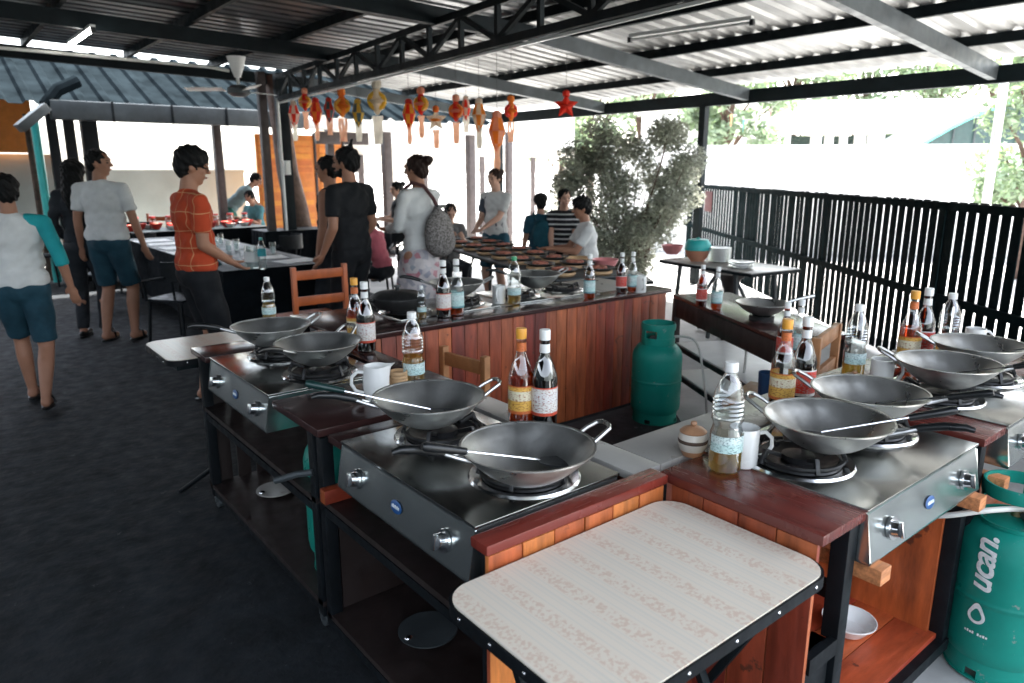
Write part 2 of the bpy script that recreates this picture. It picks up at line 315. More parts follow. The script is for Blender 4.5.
def remesh(mb,voxel,smooth=4,push=None):
    bmesh.ops.recalc_face_normals(mb.bm,faces=mb.bm.faces)
    me=bpy.data.meshes.new('t'); mb.bm.to_mesh(me); mb.bm.free(); o=bpy.data.objects.new('t',me); col.objects.link(o)
    r=o.modifiers.new('r','REMESH'); r.mode='VOXEL'; r.voxel_size=voxel
    if smooth: q=o.modifiers.new('s','SMOOTH'); q.iterations=smooth; q.factor=.5
    dg=bpy.context.evaluated_depsgraph_get(); e=o.evaluated_get(dg); m2=bpy.data.meshes.new_from_object(e)
    bpy.data.objects.remove(o); bpy.data.meshes.remove(me)
    out=MB(); out.bm.from_mesh(m2); bpy.data.meshes.remove(m2); return out
def thing(name,label,cat,loc=(0,0,0),rz=0,group=None,kind=None):
    o=bpy.data.objects.new(name,None); col.objects.link(o); o.location=loc; o.rotation_euler=(0,0,rz); o.empty_display_size=.1
    o['label']=label; o['category']=cat
    if group:o['group']=group
    if kind:o['kind']=kind
    return o
def tag(o,label,cat,group=None,kind=None):
    o['label']=label;o['category']=cat
    if group:o['group']=group
    if kind:o['kind']=kind
    return o
def struct(o): o['kind']='structure'; return o
def dup(root,loc,rz=0,label=None,group=None):
    def cp(o,par):
        c=o.copy(); col.objects.link(c); c.parent=par
        for ch in [k for k in o.children]: cp(ch,c)
        return c
    r=cp(root,None); r.location=loc; r.rotation_euler=(0,0,rz)
    if label:r['label']=label
    if group:r['group']=group
    return r
class Protos:
    def __init__(s,fn,group=None): s.fn=fn;s.root=None;s.group=group
    def place(s,loc,rz,label,group=None):
        if s.root is None:
            s.root=s.fn(); o=s.root; o.location=loc; o.rotation_euler=(0,0,rz); o['label']=label
        else: o=dup(s.root,loc,rz,label)
        g=group or s.group
        if g:o['group']=g
        return o
CAMR=R(-38.8)
# ---------------------------------------------------------------- people
def ik(a,b,l1,l2,hint):
    a=Vector(a);b=Vector(b);d=b-a;L_=d.length
    if L_>l1+l2-.002: d=d*((l1+l2-.002)/L_); b=a+d; L_=d.length
    x=(l1*l1-l2*l2+L_*L_)/(2*L_); h=math.sqrt(max(l1*l1-x*x,0)); u=d.normalized(); hv=Vector(hint); hv=(hv-u*hv.dot(u)).normalized()
    return a+u*x+hv*h,b
def person(loc,face,h,label,top='c_white',bottom='c_denim',skin='skin',hair='short',hairm='hair',sleeve='tee',sleevem=None,legs='shorts',lean=0,hl=(-.24,.02,.80),hr=(.24,.02,.80),
           fl=(-.10,0,.08),fr=(.10,0,.08),pz=.90,head=(0,0,0),vox=.012,glasses=False,width=1.0,shoe='sandal',elbow=-1,knee=1,py=0,beard=False,tuck=False,group=None):
    s=h/1.70
    t=thing('person',label,'person',loc,CAMR+R(face),group)
    pel=Vector((0,py,pz)); LM=Matrix.Rotation(-R(lean),3,'X')
    def T(x,y,z): return pel+LM@Vector((x,y,z-.90))
    w=width
    shl,shr=T(-.165*w,-.01,1.37),T(.165*w,-.01,1.37)
    el,wl=ik(shl,hl,.27,.245,(-.35,elbow,-.1)); er,wr=ik(shr,hr,.27,.245,(.35,elbow,-.1))
    hipl,hipr=Vector((-.085,py,pz-.03)),Vector((.085,py,pz-.03))
    kl,al=ik(hipl,fl,.41,.40,(-.12,knee,0)); kr,ar=ik(hipr,fr,.41,.40,(.12,knee,0))
    neck=T(0,-.015,1.44); hq=Euler((-R(head[1]+lean*.45),R(head[2]),R(head[0]))).to_matrix()
    hc=neck+LM@Vector((0,.015,.03))+hq@Vector((0,.012,.115))
    b=MB()
    # torso
    b.ell(T(0,0,1.27),(.145*w,.10,.17),LM); b.ell(T(0,.005,1.08),(.125*w,.092,.16),LM); b.ell(T(0,-.005,.93),(.148*w,.11,.11),LM)
    b.cap(T(-.08,-.01,1.375),.048,shl,.048); b.cap(T(.08,-.01,1.375),.048,shr,.048)
    b.cap(T(0,-.015,1.38),.062,hc-hq@Vector((0,.015,.06)),.052)
    # head
    def H(x,y,z): return hc+hq@Vector((x,y,z))
    b.ell(H(0,-.01,.025),(.074,.092,.088),hq,18); b.ell(H(0,.012,-.035),(.056,.066,.072),hq,16); b.ell(H(0,.05,-.085),(.024,.022,.020),hq); b.ell(H(0,.072,.035),(.05,.02,.02),hq)
    b.cap(H(0,.078,.02),.010,H(0,.100,-.018),.014,8)
    for sx in(-1,1): b.ell(H(sx*.074,-.008,-.005),(.010,.019,.030),hq,10); b.ell(H(sx*.038,.058,-.02),(.02,.016,.018),hq,10)
    b.ell(H(0,.072,-.052),(.024,.014,.012),hq,10)
    # arms & hands
    for sh,e,wv,sx in((shl,el,wl,-1),(shr,er,wr,1)):
        b.cap(sh,.050,e,.038); b.cap(e,.039,e+(wv-e)*.35,.037); b.cap(e+(wv-e)*.35,.037,wv,.025)
        dr=(wv-e).normalized(); side=dr.cross(Vector((0,1,0))) if abs(dr.y)<.8 else dr.cross(Vector((0,0,1)))
        side=side.normalized(); nr=side.cross(dr).normalized(); 
        palm=wv+dr*.048; rot=Matrix((side,dr,nr)).transposed()
        b.ell(palm,(.036,.050,.017),rot,12); curl=nr*(1 if nr.y*1+nr.z*-.3>0 else -1)
        if legs is None: curl=nr
        inner=Vector((-sx,0.4,0)); curl=nr if nr.dot(inner)>0 else -nr
        for k,ln_ in enumerate((.068,.078,.073,.058)):
            o_=palm+dr*.036+side*(-.027+.018*k); m1=o_+dr*ln_*.5+curl*.006; m2=m1+dr*ln_*.42+curl*.020
            b.cap(o_,.0098,m1,.009,8); b.cap(m1,.009,m2,.0078,8)
        th=wv+dr*.02+side*-.025; td=(dr*.7-side*.6+curl*.35).normalized(); b.cap(th,.013,th+td*.035,.011,8); b.cap(th+td*.035,.011,th+td*.04+dr*.022+curl*.008,.009,8)
    # legs
    for hp,k_,a_ in((hipl,kl,al),(hipr,kr,ar)):
        b.cap(hp,.085,k_,.055); c_=k_+(a_-k_)*.32-Vector((0,.012,0)); b.cap(k_,.053,c_,.056); b.cap(c_,.056,a_,.034)
        fd=Vector((0,1,0)); tip=a_+fd*.13-Vector((0,0,.048)); tip.z=max(tip.z,a_.z-.055) 
        b.cap(a_-Vector((0,.02,.035)),.036,tip,.026); b.cap(a_-Vector((0,0,.02)),.036,a_+fd*.06-Vector((0,0,.045)),.034)
    body=remesh(b,vox if vox<.011 else .010,3)
    bm=body.bm; f0=len(bm.faces)
    e_=MB()
    for sx in(-1,1): e_.ell(H(sx*.032,.077,.006),(.013,.008,.0065),hq,10); e_.cap(H(sx*.018,.084,.026),.0035,H(sx*.048,.074,.026),.003,6)
    n1=len(e_.bm.faces); e_.ell(H(0,.087,-.053),(.021,.006,.006),hq,10)
    me=bpy.data.meshes.new('t'); e_.bm.faces.ensure_lookup_table()
    for i,f in enumerate(e_.bm.faces): f.material_index=1 if i<n1 else 2
    e_.bm.to_mesh(me); e_.bm.free(); bm.from_mesh(me); bpy.data.meshes.remove(me)
    bob=body.build('body',[skin,'eye','lip'],t,auto=False)
    # ---- top
    b=MB(); b.ell(T(0,-.002,1.27),(.165*w,.122,.175),LM); b.ell(T(0,.004,1.10),(.152*w,.118,.17),LM); b.ell(T(0,-.003,.97),(.163*w,.13,.13),LM)
    b.cap(T(-.08,-.012,1.37),.066,T(.08,-.012,1.37),.066); 
    sl=dict(tee=.72,long=1.0,three=1.0,tank=0)[sleeve]
    sb=MB() if sleevem else b
    for sh,e,wv in((shl,el,wl),(shr,er,wr)):
        if sleeve!='tank':
            b.cap(T(0,-.012,1.385)+(sh-T(0,-.012,1.385))*.15,.064,sh+(T(0,0,1.36)-sh)*.1,.058)
            a0=sh; q=sh+(e-sh)*sl
            sb.cap(a0,.057,q,.060,14,flat=True) if sl<1 else sb.cap(a0,.057,e,.050,14)
            if sleeve=='long': sb.cap(e,.050,e+(wv-e)*.93,.036,14,flat=True)
            if sleeve=='three': sb.cap(e,.050,e+(wv-e)*.35,.048,14,flat=True)
            if sleevem: sb.cap(T(0,-.012,1.40)+(sh-T(0,-.012,1.40))*.55,.060,sh,.061,14)
        else: b.cap(T(0,0,1.36),.06,sh+(T(0,0,1.36)-sh)*.35,.062)
    b.cap(T(0,-.015,1.40),.070,T(0,-.015,1.425),.066,flat=True)
    q=remesh(b,.012,5); hem=T(0,0,.86 if not tuck else .95); nn=LM@Vector((0,0,1))
    r=bmesh.ops.bisect_plane(q.bm,geom=q.bm.verts[:]+q.bm.edges[:]+q.bm.faces[:],plane_co=hem,plane_no=nn,clear_inner=True)
    for v in q.bm.verts:
        k=(math.sin(v.co.x*31+v.co.z*17+h*9)*math.sin(v.co.z*43+v.co.y*26)*.005+math.sin(v.co.x*55-v.co.z*70+v.co.y*20)*.0025); v.co+=Vector((v.co.x-pel.x,v.co.y-pel.y,0)).normalized()*k
    top_o=q.build('shirt' if sleeve!='tank' else 'tank_top',top,t,auto=False)
    if sleevem:
        q=remesh(sb,.012,4); q.build('sleeves',sleevem,t,auto=False)
    # ---- bottom
    b=MB(); b.ell(pel+Vector((0,-.005,.0)),(.158*w,.125,.115)); 
    if legs in('shorts','pants'):
        for hp,k_,a_ in((hipl,kl,al),(hipr,kr,ar)):
            b.cap(hp,.104,hp+(k_-hp)*.9,.082 if legs=='shorts' else .07,16,flat=legs=='shorts')
            if legs=='pants': b.cap(k_,.07,a_,.055,16,flat=True)
    elif legs=='skirt':
        b.cyl(pel+Vector((0,0,.03)),Vector((0,py+.02,.30)),.155,.25,24)
    q=remesh(b,.012,4)
    for v in q.bm.verts:
        k=math.sin(v.co.x*40+v.co.y*25)*math.sin(v.co.z*27+h*5)*(.005 if legs!='skirt' else .012); v.co+=Vector((v.co.x,v.co.y,0)).normalized()*k
    q.build({'shorts':'shorts','pants':'trousers','skirt':'skirt'}[legs],bottom,t,auto=False)
    # ---- hair
    b=MB(); b.ell(H(0,-.022,.040),(.084,.096,.084),hq,20); b.ell(H(0,-.052,-.005),(.074,.064,.075),hq,16)
    for sx in(-1,1): b.ell(H(sx*.064,-.01,.03),(.020,.045,.05),hq,12)
    if hair=='bun': b.ell(H(0,-.125,.065),(.045,.043,.043),hq,14); b.ell(H(0,-.085,.05),(.045,.05,.045),hq,12)
    if hair=='topknot': b.ell(H(0,-.06,.125),(.02,.02,.022),hq,10); b.cap(H(0,-.06,.13),.010,H(0,-.075,.165),.014,8); b.ell(H(0,-.105,.03),(.03,.03,.03),hq,10)
    if hair=='long': b.cap(H(0,-.06,.02),.085,H(0,-.085,-.20),.105); b.cap(H(0,-.085,-.2),.105,H(0.01,-.09,-.38),.06); b.ell(H(0,-.03,.02),(.105,.10,.10),hq)
    if hair=='pony': b.cap(H(0,-.10,.0),.03,H(0.02,-.12,-.15),.022)
    if hair=='full': b.ell(H(0,-.012,.055),(.096,.105,.085),hq,20); b.ell(H(0,.03,.085),(.06,.055,.04),hq,12)
    q=remesh(b,.008,2)
    for v in q.bm.verts:
        d_=(v.co-hc); v.co+=d_.normalized()*(.004*math.sin(d_.x*160+d_.z*90)+.004*math.sin(d_.y*140+d_.z*60+2))
    q.build('hair',hairm,t,auto=False)
    if beard:
        b=MB(); b.ell(H(0,.035,-.075),(.052,.05,.038),hq,14); b.ell(H(0,.02,-.05),(.06,.035,.03),hq,14); remesh(b,.008,2).build('beard','hair',t,auto=False)
    if glasses:
        b=MB()
        for sx in(-1,1):
            b.tube([H(sx*.034+.022*math.cos(k*math.pi/6),.092,.004+.017*math.sin(k*math.pi/6)) for k in range(12)],.0022,6,closed=True); b.tube([H(sx*.056,.088,.008),H(sx*.078,.0,.006)],.002,6)
        b.build('glasses','grip_black',t)
    if shoe:
        for a_,nm in((al,'l'),(ar,'r')):
            b=MB(); tip=a_+Vector((0,.16,0)); z0=a_.z-.083
            if shoe=='sandal':
                pts=[(a_.x+.042*math.cos(k*math.pi/8),a_.y+.045+.115*math.sin(k*math.pi/8)) for k in range(16)]; b.prism(pts,z0,z0+.018); b.tube([(a_.x-.045,a_.y+.06,z0+.015),(a_.x-.02,a_.y+.08,z0+.075),(a_.x+.02,a_.y+.08,z0+.075),(a_.x+.045,a_.y+.06,z0+.015)],.009,6)
            else: b.ell((a_.x,a_.y+.045,z0+.035),(.046,.135,.045)); b.prism([(a_.x+.046*math.cos(k*math.pi/8),a_.y+.045+.14*math.sin(k*math.pi/8)) for k in range(16)],z0,z0+.02)
            b.build('sandal' if shoe=='sandal' else 'shoe','grip_black' if shoe=='sandal' else shoe,t)
    t.scale=(s,s,s)
    return t,dict(H=H,T=T,hc=hc,hq=hq)
def gp(px,py): v=at(px,py,0); return (v.x,v.y,0)
# boy with raglan shirt, walking away to the left
person(gp(40,406),22,1.58,'boy walking in a white raglan shirt with teal sleeves and denim shorts','c_white','c_denim','skin_tan','full',sleeve='three',sleevem='c_teal',hl=(-.27,.16,.93),hr=(.33,-.10,.92),fl=(-.07,.18,.10),fr=(.09,-.20,.12),head=(30,12,0),vox=.010,width=1.2)
person(gp(121,340),-8,1.80,'man in a plain white tee and denim shorts standing with his head turned right','c_white','c_denim','skin_tan','short',hl=(-.29,.02,.86),hr=(.29,.08,.86),head=(-75,0,0),fl=(-.11,-.03,.08),fr=(.11,.06,.08),vox=.010,width=1.28)
person(gp(96,336),12,1.72,'woman in dark clothes with very long black hair seen from behind','c_dark','c_dark','skin_tan','long',sleeve='long',legs='pants',shoe='grip_black',hl=(-.2,.15,.95),hr=(.2,.16,.95))
person(gp(211,402),-48,1.76,'young man in an orange plaid shirt, black shorts and glasses at the black table','c_plaid','c_black','skin_tan','full',hl=(-.10,.20,.99),hr=(.13,.18,.97),head=(-18,10,0),glasses=True,vox=.010,width=1.18)
person((*atd(352,250,6.1).xy,0),62,1.80,'man in a black printed tee with a topknot, holding the orange chair','c_print','c_black','skin_tan','topknot',hl=(-.22,.10,.90),hr=(.22,.14,.92),legs='pants',head=(18,4,0),beard=True,vox=.010,shoe='grip_black',width=1.22)
person((*atd(333,250,6.7).xy,0),82,1.74,'person in a black sleeveless top standing behind the man with the topknot','c_black','c_dark','skin_tan','short',sleeve='tank',legs='pants',head=(5,2,0),hl=(-.22,.05,.85),hr=(.22,.05,.85),shoe='grip_black')
w_,wi=person((*atd(420,250,6.35).xy,0),48,1.74,'woman in a white blouse and floral skirt with her hair in a bun','c_white','c_floral','skin_tan','bun',hairm='hair_brown',sleeve='long',legs='skirt',hl=(-.10,.30,1.08),hr=(.10,.32,1.06),head=(22,5,0),vox=.010,shoe='sandal')
t=thing('backpack','speckled grey drawstring backpack hanging from the shoulder of the woman with the bun','bag',w_.location,w_.rotation_euler.z)
b=MB(); b.ell((.05,-.20,1.10),(.155,.085,.19)); b.ell((.05,-.215,1.02),(.16,.10,.14)); b.cap((.05,-.19,1.25),.06,(.05,-.18,1.30),.035); remesh(b,.015,4).build('bag_body','c_speckle',t)
MB().tube([(.05,-.19,1.30),(.03,-.16,1.38),(-.03,-.10,1.49),(-.075,-.01,1.515),(-.10,.08,1.45),(-.12,.13,1.30),(-.12,.14,1.15)],.016).build('strap','strap',t)
MB().tube([(.16,-.17,1.28),(.20,-.16,1.15),(.19,-.19,.95),(.12,-.22,.86)],.013).build('strap','grip_black',t)
MB().box(.03,.13,-.21,-.17,1.30,1.33,.006).build('buckle','grip_black',t)
# background people
person((*atd(232,250,13.2).xy,0),-78,1.78,'man in a grey green tee bending over the small dark table','c_grey_teal','c_green','skin','short',lean=48,hl=(-.15,.62,.85),hr=(.15,.66,.82),head=(0,10,0),vox=.012)
person((*atd(261,250,12.9).xy,0),155,1.70,'seated man in a teal tee reading at the small dark table','c_tealshirt','c_dark','skin','short',pz=.50,fl=(-.14,.42,.08),fr=(.14,.42,.08),lean=12,hl=(-.08,.38,.80),hr=(.10,.38,.80),head=(15,25,0),vox=.012)
person((*atd(400,250,11.).xy,0),110,1.62,'woman in a black sleeveless top seated far behind the woman with the bun','c_black','c_dark','skin_light','bun',pz=.72,sleeve='tank',legs='pants',fl=(-.12,.35,.08),fr=(.12,.35,.08),hl=(-.15,.3,.95),hr=(.2,.3,.95),head=(10,8,0))
person((*atd(384,262,8.6).xy,0),70,1.50,'girl in a pink top seated low behind the man in black','c_pink','c_dark','skin_light','pony',pz=.52,fl=(-.12,.38,.08),fr=(.12,.38,.08),lean=18,hl=(-.10,.4,.75),hr=(.10,.42,.72),head=(0,20,0),legs='pants')
person((*atd(496,260,8.6).xy,0),150,1.63,'smiling woman standing in a white tee with dark bird prints and green shorts','c_birds','c_navy','skin_light','bun',hairm='hair_brown',hl=(-.02,.30,1.02),hr=(.12,.26,1.0),head=(-10,5,0))
bp_,_=person((*atd(540,262,8.0).xy,0),10,1.36,'boy seen from behind wearing a dark cap and a blue green backpack','c_navy','c_dark','skin','full',hl=(-.2,.2,.9),hr=(.2,.2,.9))
t=thing('backpack','blue green school backpack on the back of the boy in the cap','bag',bp_.location,bp_.rotation_euler.z); t.scale=bp_.scale
b=MB(); b.ell((0,-.17,1.17),(.155,.09,.21)); b.ell((0,-.20,1.08),(.13,.09,.13)); remesh(b,.015,4).build('bag_body','c_jacket',t)
for sx in(-1,1): MB().tube([(sx*.09,-.13,1.36),(sx*.10,-.02,1.455),(sx*.11,.10,1.36),(sx*.12,.12,1.2)],.014).build('strap','c_jacket',t)
person((*atd(563,262,7.9).xy,0),170,1.42,'woman in a dark striped top looking down beside the boy with the backpack','c_stripe','c_black','skin_light','pony',sleeve='tee',hl=(-.10,.28,.98),hr=(.12,.28,.95),head=(25,5,0))
person((*atd(590,262,7.5).xy,0),95,1.62,'person in a white open shirt seated in front of the leafy bush','c_white','c_dark','skin_tan','full',pz=.62,fl=(-.12,.40,.08),fr=(.12,.38,.08),lean=8,hl=(-.10,.42,.88),hr=(.10,.44,.86),head=(0,5,0),legs='pants',sleeve='tee')
person((*atd(449,262,9.2).xy,0),200,1.60,'person in a grey tee seated left of the woman with bird prints','c_grey','c_dark','skin_light','short',pz=.5,fl=(-.12,.4,.08),fr=(.12,.4,.08),lean=6,hl=(-.1,.36,.85),hr=(.1,.36,.85),head=(0,20,0),legs='pants')
person((*atd(-6,250,9.5).xy,0),20,1.62,'dark haired person cut off by the left edge of the photo','c_dark','c_dark','skin_tan','full',legs='pants')
def bw(mb,name,m,parent=None,root=None,**k):
    # build from world coordinates under a parent whose root stands at root.location (unrotated)
    r=root or parent
    if r is not None: bmesh.ops.translate(mb.bm,vec=-Vector(r.location),verts=mb.bm.verts)
    return mb.build(name,m,parent,**k)
# ---------------------------------------------------------------- ground
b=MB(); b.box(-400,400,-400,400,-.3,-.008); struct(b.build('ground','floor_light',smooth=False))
b=MB()
b.prism([(-14,-9),(1.85,-9),(1.85,1.1),(2.9,1.1),(3.35,2.4),(4.02,3.2),(4.3,6.2),(5.2,14.5),(-14,14.5)],-.004,0.0)
struct(b.build('floor','floor_dark',smooth=False))
b=MB(); b.prism([(1.5,1.4),(2.98,1.4),(3.4,2.4),(4.0,3.25),(1.5,3.25)],.0005,.004); struct(b.build('kitchen_floor','floor_mid',smooth=False))
# ---------------------------------------------------------------- cooking stations
def plank_row(mb,axis,c,a0,a1,z0,z1,w=.085,th=.014,gap=.004):
    n=max(1,round(abs(a1-a0)/w)); s=(a1-a0)/n
    for i in range(n):
        p=a0+i*s; q=p+s-gap; j=random.uniform(-.0015,.0015)
        if axis=='x': mb.box(p,q,c-th/2+j,c+th/2+j,z0,z1,.002)
        else: mb.box(c-th/2+j,c+th/2+j,p,q,z0,z1,.002)
def frame_legs(st,x0,x1,y0,y1,zt,w=.042,m='black_frame',feet=None):
    for x,y in ((x0,y0),(x1,y0),(x0,y1),(x1,y1)):
        bw(MB().box(x,x+w if x==x0 else x-w,y,y+w if y==y0 else y-w,.06,zt,.003),'leg',m,st)
def casters(st,pts):
    for x,y in pts:
        t=MB(); t.cyl((x-.012,y,.028),(x+.012,y,.028),.028); t.box(x-.02,x+.02,y-.015,y+.015,.045,.062); t.bar((x-.018,y,.028),(x-.018,y,.06),.02,.003); t.bar((x+.018,y,.028),(x+.018,y,.06),.02,.003)
        bw(t,'caster','grey_steel',st)
# -- left front station
s1=thing('cooking_station','front left cooking station, planked in orange wood beside the white leaf table','cooking station',(1.2,1.6,0),group='wooden cooking stations')
frame_legs(s1,.905,1.53,1.20,2.17,.76)
b=MB(); b.box(.87,1.497,1.172,1.235,.775,.80,.003); bw(b,'edge_board','wood_top_x',s1)
b=MB(); plank_row(b,'x',1.18,.875,1.485,.70,.773,.1); plank_row(b,'x',1.184,.88,1.485,.06,.698,.09); bw(b,'front_panel','plank_orange',s1)
b=MB(); b.box(1.432,1.545,1.238,2.06,.772,.797,.003); bw(b,'ledge','ledge',s1)
b=MB(); b.box(.90,1.40,1.97,2.06,.772,.797,.003); bw(b,'end_board','wood_top_dark',s1)
b=MB(); b.box(.905,1.40,1.20,2.17,.52,.54); bw(b,'shelf','dark_wood',s1)
b=MB(); b.box(.905,1.52,1.20,2.17,.085,.105); bw(b,'shelf','dark_wood',s1)
b=MB(); plank_row(b,'y',1.54,1.24,2.17,.09,.765); bw(b,'back_panel','plank',s1)
for z in(.50,.065): bw(MB().bar((.92,1.2,z),(.92,2.17,z),.03,.03),'rail','black_frame',s1)
bw(MB().box(.89,1.0,2.09,2.13,.541,.59,.004),'wood_block','shelf_wood',s1)
bw(MB().box(.955,1.49,2.14,2.155,.11,.50),'side_panel','dark_wood',s1)
# -- left rear station
s2=thing('cooking_station','rear left cooking station with two woks in front of the man in orange plaid','cooking station',(1.2,2.8,0),group='wooden cooking stations')
frame_legs(s2,.905,1.53,2.20,3.50,.765)
b=MB(); b.box(.885,1.555,2.105,2.50,.775,.802,.004); bw(b,'counter_top','wood_top_dark',s2)
b=MB(); b.box(.885,1.40,3.295,3.53,.775,.802,.004); bw(b,'end_board','wood_top_dark',s2)
b=MB(); b.box(1.432,1.555,2.503,3.53,.772,.797,.003); bw(b,'ledge','wood_top_dark',s2)
b=MB(); b.box(.905,1.50,2.2,3.5,.50,.52); bw(b,'shelf','dark_wood',s2)
b=MB(); b.box(.905,1.50,2.2,3.5,.10,.12); bw(b,'shelf','dark_wood',s2)
b=MB(); plank_row(b,'y',1.53,2.25,3.45,.12,.765); bw(b,'back_panel','dark_wood',s2)
b=MB(); plank_row(b,'x',3.49,.95,1.5,.12,.765,.1,gap=.03); bw(b,'side_panel','dark_wood',s2)
for z in(.47,.08): bw(MB().bar((.925,2.2,z),(.925,3.5,z),.03,.03),'rail','black_frame',s2)
casters(s2,[(.93,3.46),(.93,2.24),(1.5,3.46)])
bw(MB().tube([(.90,2.20,.62),(.86,2.24,.61),(.80,2.29,.585)],.012),'brace','grey_steel',s2)
# -- back run
s3=thing('cooking_station','long back cooking station faced with red brown vertical planks','cooking station',(2.8,3.6,0),group='wooden cooking stations')
b=MB(); b.box(1.56,4.06,3.235,3.43,.775,.803,.004); bw(b,'counter_top','wood_top_dark',s3)
b=MB(); b.box(1.56,2.05,3.433,4.0,.775,.80,.004); bw(b,'corner_top','wood_top_dark',s3)
bw(MB().box(2.69,2.83,3.433,3.98,.772,.797,.004),'side_top','ledge',s3); bw(MB().box(3.55,4.06,3.433,3.98,.772,.797,.004),'side_top','ledge',s3)
b=MB(); plank_row(b,'x',3.262,1.575,4.03,.02,.772,.088); bw(b,'front_panel','plank',s3)
b=MB(); plank_row(b,'y',4.035,3.27,3.95,.02,.772,.088); bw(b,'side_panel','plank',s3)
frame_legs(s3,1.6,4.02,3.28,3.95,.77)
b=MB(); b.box(1.6,4.0,3.3,3.93,.3,.32); bw(b,'shelf','dark_wood',s3)
# -- right front station
s4=thing('cooking_station','front right cooking station with dark red top, open frame and red wood shelf','cooking station',(2.0,1.0,0),group='wooden cooking stations')
b=MB(); b.box(1.498,1.705,.722,1.20,.775,.802,.003); bw(b,'counter_top','wood_top',s4)
b=MB(); b.box(1.547,2.46,1.238,1.43,.772,.797,.003); bw(b,'ledge','ledge',s4)
b=MB(); plank_row(b,'y',1.508,.735,1.165,.70,.773,.1); plank_row(b,'y',1.513,.74,1.165,.06,.698,.11); bw(b,'nook_panel','plank',s4)
b=MB(); plank_row(b,'x',1.425,1.56,2.46,.1,.768); bw(b,'back_panel','plank',s4)
b=MB(); b.box(2.40,2.42,.78,1.40,.1,.74); bw(b,'side_panel','shelf_wood',s4)
frame_legs(s4,1.655,2.46,.735,1.40,.772,.045)
bw(MB().box(1.53,1.65,.75,.80,.06,.45,.003),'side_post','black_frame',s4)
b=MB()
for i in range(5): b.box(1.66,2.43,.755+i*.13,.882+i*.13,.10,.122,.002)
bw(b,'shelf','shelf_wood',s4)
b=MB()
for i in range(3): b.box(1.525,1.65,.76+i*.2,.957+i*.2,.43,.45,.002)
bw(b,'small_shelf','shelf_wood',s4)
bw(MB().box(1.525,1.655,.735,.755,.41,.455),'shelf_edge','black_frame',s4)
bw(MB().bar((1.66,.745,.085),(2.45,.745,.085),.035,.04),'rail','black_frame',s4)
bw(MB().bar((1.69,.75,.56),(1.69,1.38,.56),.03,.04),'rail','black_frame',s4)
bw(MB().bar((2.44,.75,.56),(2.44,1.38,.56),.03,.04),'rail','black_frame',s4)
for x in(1.72,2.36): bw(MB().box(x,x+.055,.675,1.1,.607,.65,.004),'wood_block','block_wood',s4)
casters(s4,[(2.40,.80),(1.72,.80)])
# -- right rear station
s5=thing('cooking_station','far right cooking station behind the gas cylinder with the printed logo','cooking station',(3.0,1.0,0),group='wooden cooking stations')
b=MB(); b.box(2.475,2.655,.722,1.20,.775,.802,.003); bw(b,'counter_top','wood_top',s5)
b=MB(); b.box(2.475,3.9,1.238,1.43,.772,.802,.003); bw(b,'ledge','wood_top',s5)
b=MB(); b.box(3.37,3.9,.722,1.20,.772,.80,.003); bw(b,'end_top','wood_top',s5)
b=MB(); plank_row(b,'x',1.42,2.5,3.88,.1,.768); bw(b,'back_panel','plank',s5)
frame_legs(s5,2.50,3.88,.735,1.40,.772,.045)
b=MB(); b.box(2.52,3.86,.76,1.38,.1,.12); bw(b,'shelf','shelf_wood',s5)
b=MB(); b.box(2.53,2.545,.78,1.38,.12,.74); bw(b,'side_panel','shelf_wood',s5)
for x in(2.58,3.2): bw(MB().box(x,x+.05,.68,1.1,.607,.65,.004),'wood_block','block_wood',s5)
